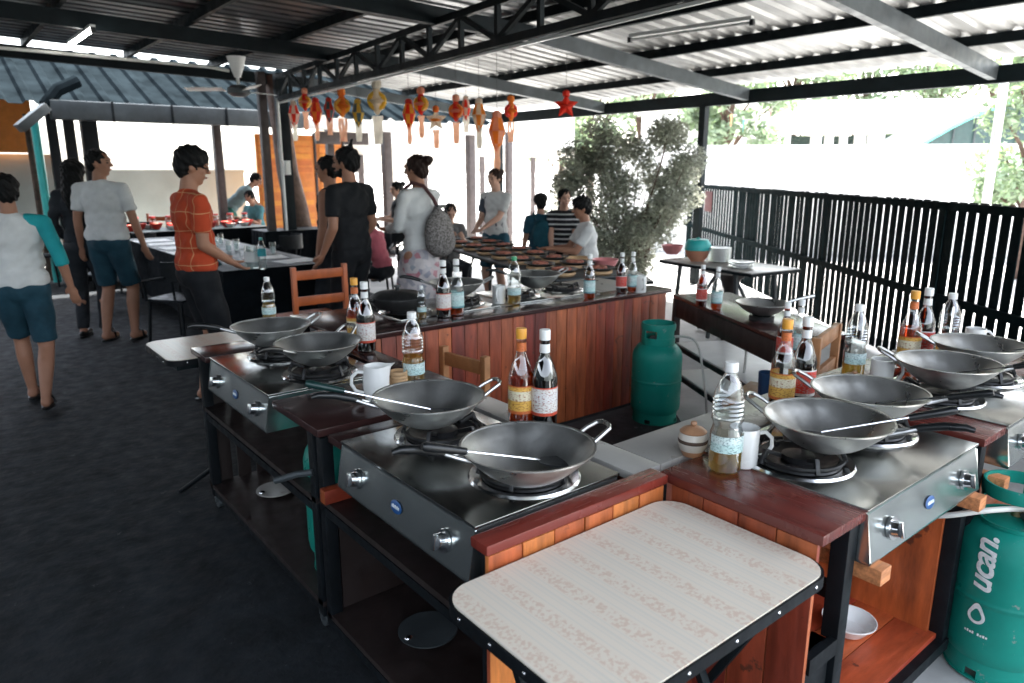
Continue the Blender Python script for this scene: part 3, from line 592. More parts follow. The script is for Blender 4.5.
# ---------------------------------------------------------------- stoves  (local: front = -Y, width along X, origin centre at counter height)
def make_stove(badge='blue_badge'):
    t=thing('gas_stove','x','gas stove')
    w,d=.70,.485; h=.14
    b=MB(); # body with sloped front
    prof=[(-d/2,-.006),(-d/2-.026,-h+.01),(-d/2-.022,-h),(d/2,-h),(d/2,0),(-d/2,0)]
    A=[];
    for x in(-w/2,w/2): A.append([b.bm.verts.new((x,y,z)) for y,z in prof])
    n=len(prof); b.bm.faces.new(A[0]); b.bm.faces.new(A[1][::-1])
    for k in range(n): b.bm.faces.new((A[0][k],A[1][k],A[1][(k+1)%n],A[0][(k+1)%n]))
    b._bev(list(b.bm.verts),.004); b.build('body','inox_front',t)
    b=MB(); b.box(-w/2-.004,w/2+.004,-d/2-.006,d/2+.003,.0015,.010,.003); b.build('top_plate','inox',t)
    for sx in(-.20,.20):
        p=MB(); p.lathe([(.155,.0105),(.15,.017),(.135,.012),(.118,.0105),(.10,.0105)],(sx,.03,0),40); pl=p.build('drip_ring','chrome',t)
        q=MB(); q.lathe([(0,.011),(.11,.011),(.118,.013),(.118,.02),(.108,.028),(.095,.022),(.07,.016),(.045,.014),(.045,.03),(.02,.034),(0,.034)],(sx,.03,0),32); bu=q.build('burner','burner',t)
        g=MB(); g.lathe([(.118,.028),(.126,.028),(.126,.036),(.118,.036)],(sx,.03,0),36,close=True)
        for k in range(5):
            a=k*2*math.pi/5+.3; c,s=math.cos(a),math.sin(a)
            g.bar((sx+c*.128,.03+s*.128,.018),(sx+c*.112,.03+s*.112,.058),.012,.012,.002); g.bar((sx+c*.115,.03+s*.115,.055),(sx+c*.065,.03+s*.065,.036),.012,.012,.002)
        g.build('trivet','burner',bu)
    # knobs on sloped panel
    nrm=Vector((0,-(h-.006),-.055)).normalized(); nrm=Vector((0,-.986,.165))
    for sx in(-.235,.235):
        c=Vector((sx,-d/2-.0155,-.073))
        k=MB(); k.cyl(c,c+nrm*.008,.030,.030,28); kb=k.build('knob_ring','chrome',t)
        k=MB(); k.cyl(c+nrm*.008,c+nrm*.024,.022,.019,24); k.bar(c+nrm*.028+Vector((0,-.004,-.02)),c+nrm*.028+Vector((0,.004,.02)),.009,.012,.002); k.build('knob','chrome',kb)
    c=Vector((0,-d/2-.0155,-.073)); q=MB(); q.ell((0,0,0),(.030,.018,.002),None,20)
    zax=nrm; xax=Vector((1,0,0)); yax=zax.cross(xax); mm=Matrix((xax,yax,zax)).transposed().to_4x4(); mm.translation=c+nrm*.001
    bmesh.ops.transform(q.bm,matrix=mm,verts=q.bm.verts); bd=q.build('badge',badge,t)
    q=MB()
    for i in range(7): q.box(-.019+i*.0058,-.0155+i*.0058,-.004,.004+.002*(i%2),.0018,.0026)
    bmesh.ops.transform(q.bm,matrix=mm,verts=q.bm.verts); q.build('lettering','white_print',bd)
    return t
stove=make_stove()
def st(loc,rz,label):
    global stove_used
    if not stove_used: stove_used=True; o=stove; o.location=loc; o.rotation_euler=(0,0,rz); o['label']=label; o['group']='two burner gas stoves'; return o
    return dup(stove,loc,rz,label,'two burner gas stoves')
stove_used=False
SZ=.797
st((1.145,1.608,SZ),R(-90),'steel two burner gas stove nearest the white leaf table on the left')
st((1.145,2.92,SZ-.002),R(-90),'dim steel gas stove with two woks in the rear left station')
st((2.055,.965,SZ),0,'bright steel gas stove beside the printed green gas cylinder')
st((3.015,.965,SZ),0,'steel gas stove at the right edge of the photo')
st((2.33,3.69,SZ),R(180),'gas stove under the pot and wok at the left of the back counter')
st((3.19,3.69,SZ),R(180),'gas stove at the right of the back counter by the clear red sauce bottle')
# ---------------------------------------------------------------- woks (local: handle towards +X, z=0 at bottom)
def make_wok():
    t=thing('wok','x','wok'); rr=.171; n=12
    prof=[]
    for i in range(n+1):
        a=i/n; r=rr*a; prof.append((r,.10*(a**2.1)))
    out=[(0,0)]+prof[1:]; inn=[(max(r-.003,0),z+.0035) for r,z in prof[::-1]]
    b=MB(); b.lathe(out[:-1]+[(rr-.001,.099)],seg=56); b.build('pan','wok_in',t)
    b=MB(); b.lathe([(rr-.001,.099)]+[(max(r-.004,0),z+.004) for r,z in prof[::-1][1:-1]]+[(0,.004)],seg=56); b.build('inner_surface','wok_in',t)
    b=MB(); b.lathe([(rr-.004,.0975),(rr+.002,.098),(rr+.002,.1015),(rr-.004,.101)],seg=56,close=True); b.build('rim','wok_rim',t)
    h=MB(); h.tube([(rr-.012,.02,.088),(rr+.02,.012,.10),(rr+.05,.004,.112)],.006,8); h.tube([(rr-.012,-.02,.088),(rr+.02,-.012,.10),(rr+.05,-.004,.112)],.006,8); hh=h.build('handle_tang','wok_rim',t)
    h=MB(); h.tube([(rr+.035,0,.106),(rr+.06,0,.117),(rr+.11,0,.132),(rr+.155,0,.138),(rr+.175,0,.134)],[.009,.011,.0115,.010,.007],12); h.build('handle','grip_black',t)
    l=MB(); pts=[(-rr+.006,.038,.09),(-rr-.02,.036,.106),(-rr-.048,.030,.120),(-rr-.056,.016,.124),(-rr-.057,0,.1245),(-rr-.056,-.016,.124),(-rr-.048,-.030,.120),(-rr-.02,-.036,.106),(-rr+.006,-.038,.09)]
    l.tube(pts,.006,8); l.build('loop_handle','wok_rim',t)
    return t
WOK=Protos(make_wok,'woks on the gas stoves')
def ang(a,b): return math.atan2(b[1]-a[1],b[0]-a[0])
WZ=.797+.052
woks=[((1.095,1.30),(.80,1.38),'closest grey wok, holding a spatula beside the white leaf table'),
 ((1.12,1.80),(.80,1.90),'grey wok holding a spatula in the front left station, just behind the closest one'),
 ((1.16,2.69),(.83,2.51),'empty wok in the rear left station, nearer to the white milk jug'),
 ((1.13,3.12),(.87,3.13),'empty wok at the far end of the left row by the small leaf table'),
 ((1.885,.935),(1.97,.62),'grey wok on the right front stove, above the printed stove badge'),
 ((2.235,.985),(2.36,.62),'second wok on the right front stove, partly behind the first'),
 ((2.80,.97),(2.95,.66),'wok on the far right stove near the amber fish sauce pair'),
 ((3.21,1.01),(3.42,.70),'rightmost wok, cut off by the right edge of the photo')]
for c,tp,l in woks: WOK.place((c[0],c[1],WZ),ang(c,tp),l)
WOK.place((2.50,3.66,WZ),R(150),'dark wok behind the soy sauce bottle on the back counter')
WOK.place((3.12,3.63,WZ),R(160),'dark wok on the back counter between the green capped oil and the clear sauce bottle')
# pot with lid
t=thing('lidded_pan','black lidded pan on the back counter beside the man in black','pan',(2.05,3.60,WZ)); b=MB(); b.lathe([(0,0),(.12,0),(.15,.03),(.155,.06),(.15,.06),(.15,.055)],seg=40); b.build('pan','iron',t)
b=MB(); b.lathe([(.158,.06),(.158,.066),(.12,.088),(.05,.098),(0,.1)],seg=40); l=b.build('lid','iron',t); b=MB(); b.lathe([(0,.098),(.012,.1),(.012,.115),(.022,.12),(.02,.13),(0,.132)],seg=16); b.build('knob','grip_black',l)
b=MB(); b.tube([(-.15,0,.05),(-.2,0,.07),(-.3,.0,.095)],.011); b.build('handle','grip_black',t)
# ---------------------------------------------------------------- spatulas
def spatula(grip,blade,label,gripmat='grip_black',ladle=False):
    g=Vector(grip); q=Vector(blade); d=(q-g); L_=d.length
    t=thing('spatula',label,'spatula',g,math.atan2(d.y,d.x),group='spatulas resting in the woks')
    dx=math.hypot(d.x,d.y); dz=d.z; u=Vector((dx,0,dz)).normalized()
    gl=.115
    t1=MB().tube([u*0,u*.01,u*(gl*.5),u*gl],[.008,.012,.011,.009],10); t1.build('grip',gripmat,t)
    e=u*(L_-.055)
    MB().tube([u*gl,e],.0034,8).build('rod','chrome',t)
    b=MB(); m=Matrix.Translation(u*L_)@Matrix.Rotation(-math.atan2(dz,dx)*.6,4,'Y')
    pts=[(-.055,-.008),(-.045,-.022),(-.02,-.036),(.035,-.042),(.045,-.036),(.047,0),(.045,.036),(.035,.042),(-.02,.036),(-.045,.022),(-.055,.008)]
    b.prism(pts,-.0015,.0015,m); b.build('blade','blade',t)
    return t
spatula((.815,1.345,1.0),(1.17,1.27,.893),'spatula with a black grip lying in the closest wok')
spatula((.80,1.965,1.01),(1.165,1.765,.893),'spatula with a dark green grip lying in the second wok of the left row','grip_green')
spatula((2.03,.665,1.01),(1.83,.98,.893),'spatula with a black grip lying in the wok above the stove badge')
spatula((2.27,.66,1.01),(2.22,1.01,.893),'spatula lying in the second wok of the right front stove')
spatula((2.80,.66,1.01),(2.80,.99,.893),'spatula lying in the wok near the amber fish sauce pair')
spatula((3.28,.68,1.01),(3.20,1.02,.893),'spatula lying in the rightmost wok at the edge of the photo')
# ---------------------------------------------------------------- bottles
def make_bottle(kind):
    gm,lm,cm,lq,fill,name=dict(fish=('g_clear','lab_yellow','cap_yellow','l_red',.155,'fish_sauce_bottle'),halfsoy=('g_clear','lab_yellow','cap_yellow','l_dark',.085,'sauce_bottle'),
      soy=('g_dark','lab_white','cap_white','l_dark',.16,'soy_sauce_bottle'),red=('g_amber','lab_red','cap_white','l_dark',.15,'sauce_bottle'),beer=('g_amber','lab_white','cap_white','l_dark',.15,'sauce_bottle'),amber=('g_amber','lab_red','cap_white','l_red',.16,'sauce_bottle'),
      clear=('g_clear','lab_clear','cap_white','l_red',.05,'sauce_bottle'),clearred=('g_clear','lab_clear','cap_white','l_red',.13,'sauce_bottle'))[kind]
    t=thing(name,'x','bottle'); r=.037
    prof=[(0,.003),(r-.006,0),(r,.006),(r,.145),(r-.003,.16),(.022,.195),(.0145,.215),(.0135,.25),(.0145,.255),(.0145,.268)]
    MB().lathe(prof,seg=28).build('glass',gm,t)
    lp=[(0,.006),(r-.005,.006),(r-.003,.012)]+([(r-.003,min(fill,.145)),(0,min(fill,.145))] if fill<=.146 else [(r-.003,.145),(r-.006,fill),(0,fill)])
    MB().lathe(lp,seg=24).build('liquid',lq,t)
    z0,z1=(.042,.125)
    MB().lathe([(r+.0006,z0),(r+.0012,z0),(r+.0012,z1),(r+.0006,z1)],seg=28,close=True,a0=R(-30),a1=R(290)).build('label',lm,t)
    MB().lathe([(.0155,.222),(.0146,.247)],seg=20).build('neck_label',lm if kind in('fish','halfsoy') else 'cap_white',t)
    MB().lathe([(.0145,.258),(.0158,.258),(.0158,.284),(.0148,.287),(0,.287)],seg=20).build('cap',cm,t)
    return t
def make_oil(kind):
    t=thing('oil_bottle','x','bottle'); r=.040; fill={'full':.10,'half':.12,'low':.055,'green':.09}[kind]
    prof=[(0,.004),(r-.007,0),(r,.008),(r,.10),(r-.005,.115),(r-.006,.125),(r-.001,.135)]
    for i in range(5): prof+=[(r-.001,.142+i*.011),(r-.0035,.147+i*.011)]
    prof+=[(r-.004,.20),(.024,.232),(.0145,.25),(.0135,.265)]
    MB().lathe(prof,seg=30).build('plastic','g_plastic',t)
    MB().lathe([(0,.006),(r-.005,.006),(r-.002,.012),(r-.002,min(fill,.10)),(r-.007,fill),(0,fill)],seg=24).build('liquid','l_oil',t)
    MB().lathe([(r+.0006,.058),(r+.001,.058),(r+.001,.10),(r+.0006,.10)],seg=28,close=True,a0=R(60),a1=R(250)).build('label','lab_clear' if kind!='full' else 'lab_white',t)
    MB().lathe([(.0135,.256),(.0165,.256),(.0165,.276),(.0155,.279),(0,.279)],seg=20).build('cap','cap_green' if kind=='green' else 'cap_white',t)
    return t
BP={}
def bottle(kind,px,py,label,z=.803,rz=None,s=1,loc=None):
    if kind not in BP: BP[kind]=Protos((lambda:make_oil(kind)) if kind in('full','half','low','green') else (lambda:make_bottle(kind)),'bottles on the cooking stations')
    p=loc and Vector(loc) or at(px,py,z)
    s=s*(1.13 if kind not in('full','half','low','green') else 1.07)
    o=BP[kind].place((p.x,p.y,z),R(random.uniform(-25,25)+231-130) if rz is None else rz,label); o.scale=(s,s,s); return o
bottle('half',270,323,'small plastic oil bottle half full, left end of the back counter by the orange chair',s=.85)
bottle('fish',357,345,'yellow capped bottle just behind a brown beer shaped sauce bottle near the two empty woks')
bottle('beer',367,351,'brown sauce bottle with white label right of the two empty woks').children
bottle('half',414,388,'clear plastic oil bottle beside the white milk jug')
bottle('fish',521,424,'yellow capped bottle of reddish fish sauce standing behind the closest wok')
bottle('soy',544,426,'dark soy sauce bottle with a white label behind the closest wok')
bottle('beer',444,317,'brown sauce bottle with white neck in front of the woman with the bun')
bottle('clear',457,315,'clear pale sauce bottle touching the brown one on the back counter')
bottle('green',514,304,'oil bottle with a green cap beside the white mug on the back counter')
bottle('clearred',589,299,'clear glass bottle one half full of red sauce, alone on the back counter',s=.9)
bottle('amber',621,293,'amber bottle with red label at the right end of the back counter',s=.85)
bottle('clear',632,292,'clear bottle between the amber bottle and the end mug of the back counter',s=.85)
bottle('low',422,318,'empty clear plastic bottle low behind the pan on the back counter',s=.62)
bottle('low',724,470,'large clear oil bottle almost empty beside the striped sugar pot',s=1.05)
bottle('halfsoy',780,410,'clear bottle with yellow cap and dark sauce in its lower third')
bottle('red',800,406,'brown bottle with a bright red label on the right ledge')
bottle('amber',783,361,'brown bottle behind the yellow capped bottle on the right',z=.76,s=.85)
bottle('clear',797,357,'clear bottle with tan cap behind the red labelled bottle',z=.76,s=.85)
bottle('low',852,377,'clear oil bottle with pale label beside the pottery lid')
bottle('fish',906,368,'fish sauce bottle of amber liquid in front of the fence',s=1.02)
bottle('amber',920,361,'amber bottle with white neck half behind the fish sauce by the fence')
bottle('low',944,360,'clear oil bottle between the amber bottle and the mug at the right edge')
# ---------------------------------------------------------------- jugs, mugs
def make_mug(kind):
    t=thing('jug' if kind=='jug' else 'mug','x','jug' if kind=='jug' else 'mug')
    if kind=='jug': prof=[(0,.002),(.032,0),(.035,.004),(.040,.04),(.040,.065),(.036,.09),(.037,.102),(.034,.102),(.033,.09),(.037,.065),(.037,.04),(.032,.006),(0,.006)]
    else: prof=[(0,.002),(.036,0),(.038,.003),(.039,.095),(.0385,.098),(.036,.098),(.0355,.01),(0,.006)]
    b=MB().lathe(prof,seg=36)
    if kind=='jug':
        for v in b.bm.verts:
            if v.co.z>.08 and v.co.x>.028: v.co.x+=.022*(v.co.z-.08)/.022*max(0,1-abs(v.co.y)/.02); v.co.z+=.006*max(0,1-abs(v.co.y)/.02)
    b.build('bowl','white_ceramic',t)
    MB().tube([(-.035,0,.082),(-.055,0,.085),(-.072,0,.07),(-.074,0,.048),(-.062,0,.028),(-.038,0,.020)],.0055,10).build('handle','white_ceramic',t)
    return t
JUG=Protos(lambda:make_mug('jug')); MUG=Protos(lambda:make_mug('mug'),'white mugs on the counters')
p=at(377,399,.803); JUG.place((p.x,p.y,.803),R(-30),'white ceramic milk jug with a spout and open handle').scale=(1.2,1.2,1.25)
for px,py,rz,l in((499,303,40,'white mug beside the green capped oil bottle'),(640,292,60,'white mug at the right end of the back counter'),(742,464,140,'white mug behind the large almost empty oil bottle'),(880,387,140,'white mug right of the pottery lid on the right ledge'),(973,352,140,'white mug beside the fence, above the rightmost woks')):
    p=at(px,py,.803); o=MUG.place((p.x,p.y,.803),R(rz),l); o.scale=(1.08,1.08,1.15)
# sugar pots
def make_pot():
    t=thing('sugar_pot','x','pot')
    MB().lathe([(0,.002),(.028,0),(.034,.012),(.036,.018)],seg=32).build('foot','pot_tan',t)
    MB().lathe([(.036,.018),(.042,.035),(.0425,.042)],seg=32).build('band','pot_stripe',t)
    MB().lathe([(.0425,.042),(.0435,.046),(.0435,.05),(.0425,.053)],seg=32).build('band','bark',t)
    MB().lathe([(.0425,.053),(.039,.068),(.037,.072),(.034,.072),(.034,.02),(0,.02)],seg=32).build('band','pot_stripe',t)
    l=MB().lathe([(.039,.072),(.040,.075),(.030,.084),(.012,.09),(0,.091)],seg=32).build('lid','pot_tan',t)
    MB().lathe([(.006,.089),(.010,.098),(.008,.104),(0,.106)],seg=16).build('knob','pot_tan',l)
    return t
POT=Protos(make_pot,'striped pottery pots')
p=at(692,454,.8); POT.place((p.x,p.y,.798),0,'striped tan pottery pot with lid beside the large oil bottle')
p=at(853,388,.8); POT.place((p.x,p.y,.803),0,'striped pottery pot mostly hidden behind the wok rim, in front of a mug').scale=(1,1,.62)
# stack of small bamboo trays
t=thing('bamboo_basket','stack of small bamboo rings behind the white milk jug','basket',(*at(399,392,.803).xy,.803))
for i in range(6): MB().lathe([(.030,.002+i*.014),(.034,.002+i*.014),(.035,.009+i*.014),(.034,.014+i*.014),(.030,.014+i*.014)],seg=24,close=True).build('ring','bamboo',t)
# spoon by ledge
t=thing('spoon','white spoon with a dark handle tip leaning over the gap left of the right wok','spoon',(*at(775,425,.8).xy,.80),R(20))
MB().tube([(0,0,.006),(-.10,.0,.014),(-.13,0,.016)],.004).build('handle','grip_black',t); MB().ell((.02,0,.012),(.032,.018,.006)).build('bowl','white_ceramic',t)
# plates/lids on shelves
def plate(r,p,label,m='grey_steel',depth=.02,name='pan_lid'):
    t=thing(name,label,'lid' if name=='pan_lid' else 'bowl',p)
    MB().lathe([(0,.004),(r*.6,.004),(r*.97,depth),(r,depth),(r,depth+.004),(r*.96,depth+.004),(r*.6,.009),(0,.009)],seg=40).build('dish',m,t)
    MB().ell((-r*.75,0,depth),(.016,.012,.012)).build('knob','chrome' if m!='white_ceramic' else m,t)
plate(.10,(*at(428,632,.105).xy,.106),'round grey pan lid on the bottom shelf of the front left station','grey_steel',.008)
plate(.10,(1.10,1.35,.106),'round grey pan lid at the bottom edge of the photo on the same shelf','grey_steel',.008)
plate(.09,(1.12,3.2,.12),'pale round lid on the bottom shelf of the rear left station','ledge',.01)
plate(.085,(*at(852,597,.25).xy,.122),'white bowl on the red wooden shelf of the right front station','white_ceramic',.045,'bowl')
# ---------------------------------------------------------------- laminate leaf tables
def leaf(loc,x,y,label,bm=.028,legs=True):
    y_=y
    t=thing('leaf_table',label,'table',(loc[0],loc[1],0)); r=.07; pts=[]
    for cx,cy,a in((x/2-r,y/2-r,0),(-x/2+r,y/2-r,90),(-x/2+r,-y/2+r,180),(x/2-r,-y/2+r,270)):
        for k in range(9): aa=R(a+k*11.25); pts.append((cx+r*math.cos(aa),cy+r*math.sin(aa)))
    big=[(px*(1+.012/x*1),py*(1+.02/y*.6)) for px,py in pts]
    MB().prism(pts,.735,.7455).build('table_top','laminate',t)
    b=MB().prism(big,.715,.742); b.build('edge_band','black_frame',t)
    b=MB()
    for k in range(5):
        b.ell((-x/2+.08+k*(x-.16)/4,-y/2-.006,.729),(.005,.003,.005),None,10); 
    for k in range(4): b.ell((-x/2-.006,-y/2+.08+k*(y-.16)/3,.729),(.003,.005,.005),None,10)
    b.build('rivets','chrome',t)
    fr=MB(); fr.box(-x/2+.04,x/2-.04,-y/2+.04,-y/2+.07,.685,.715); fr.box(-x/2+.04,x/2-.04,y/2-.07,y/2-.04,.685,.715); fr.box(-x/2+.04,-x/2+.07,-y/2+.0701,y/2-.0701,.685,.715); fr.box(x/2-.07,x/2-.04,-y/2+.0701,y/2-.0701,.685,.715); fr.build('frame','black_steel',t)
    if legs:
        for sx in(-1,1):
            MB().bar((sx*(x/2-.08),-y/2+.06,.69),(sx*(x/2-.08),y/2-.05,.012),.025,.02,.002).build('leg','black_steel',t)
            MB().bar((sx*(x/2-.12),y/2-.06,.69),(sx*(x/2-.12),-y/2+.05,.012),.025,.02,.002).build('leg','black_steel',t)
    return t
leaf((1.108,.922),.75,.47,'large white folding table with faint floral stripes and black edge in the foreground')
leaf((1.10,3.80),.62,.50,'small pale folding table at the far end of the left row near the plaid shirt',legs=False)
q=at(181,491,.012); MB().cyl((.94,3.50,.20),(q.x,q.y,.012),.012).build('floor_strut','black_frame',s2).location=(-1.2,-2.8,0)
# ---------------------------------------------------------------- gas cylinders
def make_gas(logo=False,op=False):
    t=thing('gas_cylinder','x','gas cylinder'); r=.152
    prof=[(0,.07),(.09,.055),(.13,.062),(r-.004,.09),(r,.12),(r,.14),(r,.16),(r,.27),(r,.28),(r+.002,.283),(r+.002,.290),(r,.293),(r,.30),(r,.40),(r,.42),(r,.435),(r-.0015,.448),(r-.008,.475),(r-.03,.51),(r-.065,.532),(.05,.545),(0,.548)]
    MB().lathe(prof,seg=56).build('tank','gas_green',t)
    b=MB()
    for k in range(4):
        a=R(k*90+8); b.lathe([(.128,.0),(.134,.0),(.134,.035),(.128,.035)],seg=14,a0=a,a1=a+R(74),close=True)
    b.lathe([(.128,.035),(.134,.035),(.136,.085),(.128,.08)],seg=48,close=True); b.lathe([(.122,-.0),(.138,-.0),(.138,.006),(.122,.006)],seg=48,close=True); b.build('foot_ring','gas_green',t)
    b=MB()
    for k in range(3):
        a=R(k*120+(78 if logo else 15)); b.lathe([(.095,.535),(.101,.535),(.101,.63),(.095,.63)],seg=10,a0=a,a1=a+R(30 if logo else 75),close=True)
    b.lathe([(.095,.62),(.104,.618),(.106,.645),(.102,.66),(.096,.66)],seg=48,close=True); b.lathe([(.095,.53),(.103,.525),(.103,.537 if logo else .57),(.095,.537 if logo else .57)],seg=48,close=True); b.build('collar','gas_green',t)
    v=MB().cyl((0,0,.54),(0,0,.59),.016); v.cyl((0,0,.565),(.055,0,.565),.012); v.cyl((0,0,.59),(0,0,.605),.024,.022)
    vv=v.build('valve','brass',t); MB().lathe([(0,.55),(.04,.553),(.043,.562),(.03,.578),(0,.582)],(.055,0,0),20).build('regulator','grey_steel',vv)
    if logo:
        def wrap(mb,name):
            for vtx in mb.bm.verts:
                x,y,z=vtx.co; a=x/r; vtx.co=Vector(((r+.0012+z)*math.sin(a),-(r+.0012+z)*math.cos(a),y))
            return mb.build(name,'white_print',t,smooth=False)
        cu=bpy.data.curves.new('f','FONT'); cu.body='ucan.'; cu.size=.102; cu.shear=.25; cu.offset=.0022; cu.extrude=.0004; cu.space_character=.93
        fo=bpy.data.objects.new('f',cu); col.objects.link(fo); bpy.context.view_layer.update()
        me=bpy.data.meshes.new_from_object(fo.evaluated_get(bpy.context.evaluated_depsgraph_get())); bpy.data.objects.remove(fo)
        mb=MB(); mb.bm.from_mesh(me); bmesh.ops.transform(mb.bm,matrix=Matrix.Translation((.026,.322,0))@Matrix.Rotation(R(90),4,'Z'),verts=mb.bm.verts)
        bmesh.ops.triangulate(mb.bm,faces=mb.bm.faces); bmesh.ops.subdivide_edges(mb.bm,edges=mb.bm.edges,cuts=1); wrap(mb,'lettering')
        # drop shaped flame emblem
        mb=MB(); n=40; outer=[];inner=[]
        for k in range(n):
            a=2*math.pi*k/n; pt=max(0,math.cos(a))**6
            rr=.026+.020*pt; outer.append((rr*math.sin(a)*(1-.3*pt),.236+rr*math.cos(a))); ri=.0165+.010*pt; inner.append((ri*math.sin(a)*(1-.3*pt),.236+ri*math.cos(a)))
        o=[mb.bm.verts.new((x-.0,y,.0004)) for x,y in outer]; i_=[mb.bm.verts.new((x,y,.0004)) for x,y in inner]
        for k in range(n): mb.bm.faces.new((o[k],o[(k+1)%n],i_[(k+1)%n],i_[k]))
        wrap(mb,'emblem')
        mb=MB()
        for i in range(9): 
            if i!=4: mb.box(-.028+i*.0078,-.0225+i*.0078,.172,.179+.002*(i%2),0,.0004)
        wrap(mb,'small_print')
    return t
g1=make_gas(True); p=at(990,664,0); g1.location=(p.x,p.y,0)
ca=math.atan2(-p.y,-p.x) # direction to camera
g1.rotation_euler=(0,0,ca+R(90)-R(22)); g1['label']='large green gas cylinder with white ucan. lettering at the right edge'; g1['group']='green gas cylinders'
GAS=Protos(make_gas,'green gas cylinders')
GAS.place((3.60,2.96,0),R(200),'plain green gas cylinder standing against the red planked back counter').scale=(1.06,1.06,1)
GAS.place((1.12,2.40,.12),R(20),'dark teal gas cylinder half hidden between the two left stations')
# hoses
def hose(pts,label,r=.008,m='hose'):
    b=MB(); P_=[Vector(p) for p in pts]; sm=[]
    for i in range(len(P_)-1):
        a=P_[max(i-1,0)];q=P_[i];c=P_[i+1];d=P_[min(i+2,len(P_)-1)]
        for k in range(8):
            u=k/8; sm.append(.5*((2*q)+(c-a)*u+(2*a-5*q+4*c-d)*u*u+(3*q-a-3*c+d)*u**3))
    sm.append(P_[-1]); b.tube(sm,r,8); o=b.build('gas_hose',m); tag(o,label,'hose'); return o
hose([(p.x-.03,p.y-.02,.585),(p.x-.10,p.y+.0,.60),(p.x-.17,p.y+.05,.595),(p.x-.22,p.y+.14,.56),(p.x-.22,p.y+.3,.5)],'pale gas hose running from the logo printed cylinder under the stove',.009)
hose([(3.66,2.9,.57),(3.72,2.75,.55),(3.66,2.62,.3),(3.63,2.55,.06),(3.60,2.45,.02),(3.58,2.38,.1),(3.62,2.33,.4),(3.62,2.32,.65)],'pale gas hose looping down from the dark wooden bench beside the plain cylinder')
# ---------------------------------------------------------------- dark wood bench (cart) on the right, rotated
pn=Vector((3.29,1.93,0)); pf=Vector((3.93,3.12,0)); d=(pf-pn); ln=d.length; az=math.atan2(d.y,d.x)
# local: +X along the face from near to far, +Y towards camera-left side (face at y=0), depth towards -Y
t=thing('wooden_bench','dark brown wooden work bench with two pale shelves and a wok, before the fence','bench',pn,az)
MB().box(0,ln,-.42,.0,.765,.79,.004).build('top','wood_top_dark',t)
MB().box(0.045,ln-.045,.0-.022,-.004,.64,.762,.003).build('apron','dark_wood',t)
for x in(0,ln-.045):
    for y in(-.045,-.42): MB().box(x,x+.045,y,y+.045,0,.763,.003).build('leg','dark_wood',t)
for z in(.24,.44): MB().box(.05,ln-.05,-.40,-.02,z,z+.018,.002).build('shelf','white_plastic',t)  # pale shelves, whitened to stand in for strong daylight on them
for z in(.22,.42): MB().box(.05,ln-.05,-.02,-.005,z,z+.03,.002).build('rail','black_frame',t)
def cz(px,py,z=.79): return at(px,py,z)
bottle('amber',701,306,'small amber bottle on the dark wooden bench',z=.79,s=.8)
bottle('clear',716,309,'small clear bottle beside the amber one on the dark wooden bench',z=.79,s=.8)
def make_smallwok():
    t=thing('wok','grey wok with a pale straight handle on the dark wooden bench','wok')
    prof=[(.15*i/9,.075*(i/9)**2.2) for i in range(10)]
    MB().lathe(prof,seg=40).build('pan','wok_in',t); MB().lathe([(max(r-.003,0),z+.003) for r,z in prof[::-1]],seg=40).build('inner_surface','wok_in',t)
    MB().lathe([(.147,.073),(.152,.073),(.152,.077),(.147,.077)],seg=40,close=True).build('rim','wok_rim',t)
    MB().tube([(.145,0,.07),(.2,0,.085),(.31,0,.105)],[.008,.009,.012]).build('handle','inox',t); return t
o=make_smallwok(); q=at(762,312,.83); o.location=(q.x,q.y,.81); o.rotation_euler=(0,0,math.atan2(-.5,.85)); o['group']='woks on the gas stoves'
t=thing('stove_ring','small black gas ring under the wok on the dark bench','gas ring',(q.x,q.y,.79)); MB().lathe([(.05,0),(.07,0),(.07,.02),(.05,.022)],seg=24,close=True).build('ring','burner',t)
# ---------------------------------------------------------------- chairs
def post(mb,a,b_,w=.035,h=None): mb.bar(a,b_,w,h or w,.003)
def make_wood_chair(name,m,back=.82,seat=.45,w=.42,rails=(.60,.76)):
    t=thing(name,'x','chair')
    for sx in(-1,1):
        MB().bar((sx*w/2,-w/2,0),(sx*w/2,-w/2,back),.04,.035,.003).build('rear_leg',m,t); MB().bar((sx*w/2,w/2,0),(sx*w/2,w/2,seat),.04,.035,.003).build('leg',m,t)
    MB().box(-w/2-.02,w/2+.02,-w/2+.02,w/2+.025,seat,seat+.025,.005).build('seat',m,t)
    for z in rails: MB().box(-w/2,w/2,-w/2-.012,-w/2+.012,z,z+.07,.004).build('back_rail',m,t)
    b=MB()
    for sx in(-1,1): b.bar((sx*w/2,-w/2+.02,.25),(sx*w/2,w/2,.25),.02,.03)
    b.build('stretcher',m,t)
    return t
# orange chair behind back counter: back edge towards camera; back rail top ~ z .9
c=make_wood_chair('wooden_chair','chair_orange',.90,.45,.42,(.60,.80)); q=at(313,264,.9); c.location=(q.x,q.y+.1,0); c.rotation_euler=(0,0,R(0)); c['label']='bright orange wooden chair pushed up to the black table near the man in black'
c=make_wood_chair('wooden_chair','chair_tan',.70,.42,.32,(.60,)); c.location=(1.93,2.98,0); c.rotation_euler=(0,0,R(97)); c['label']='tan wooden chair standing inside the counters before the red planks'
c=make_wood_chair('wooden_chair','chair_tan',.86,.45,.40,(.62,.79)); c.location=(3.30,1.90,0); c.rotation_euler=(0,0,R(15)); c['label']='tan wooden chair beside the fence behind the right bottles'
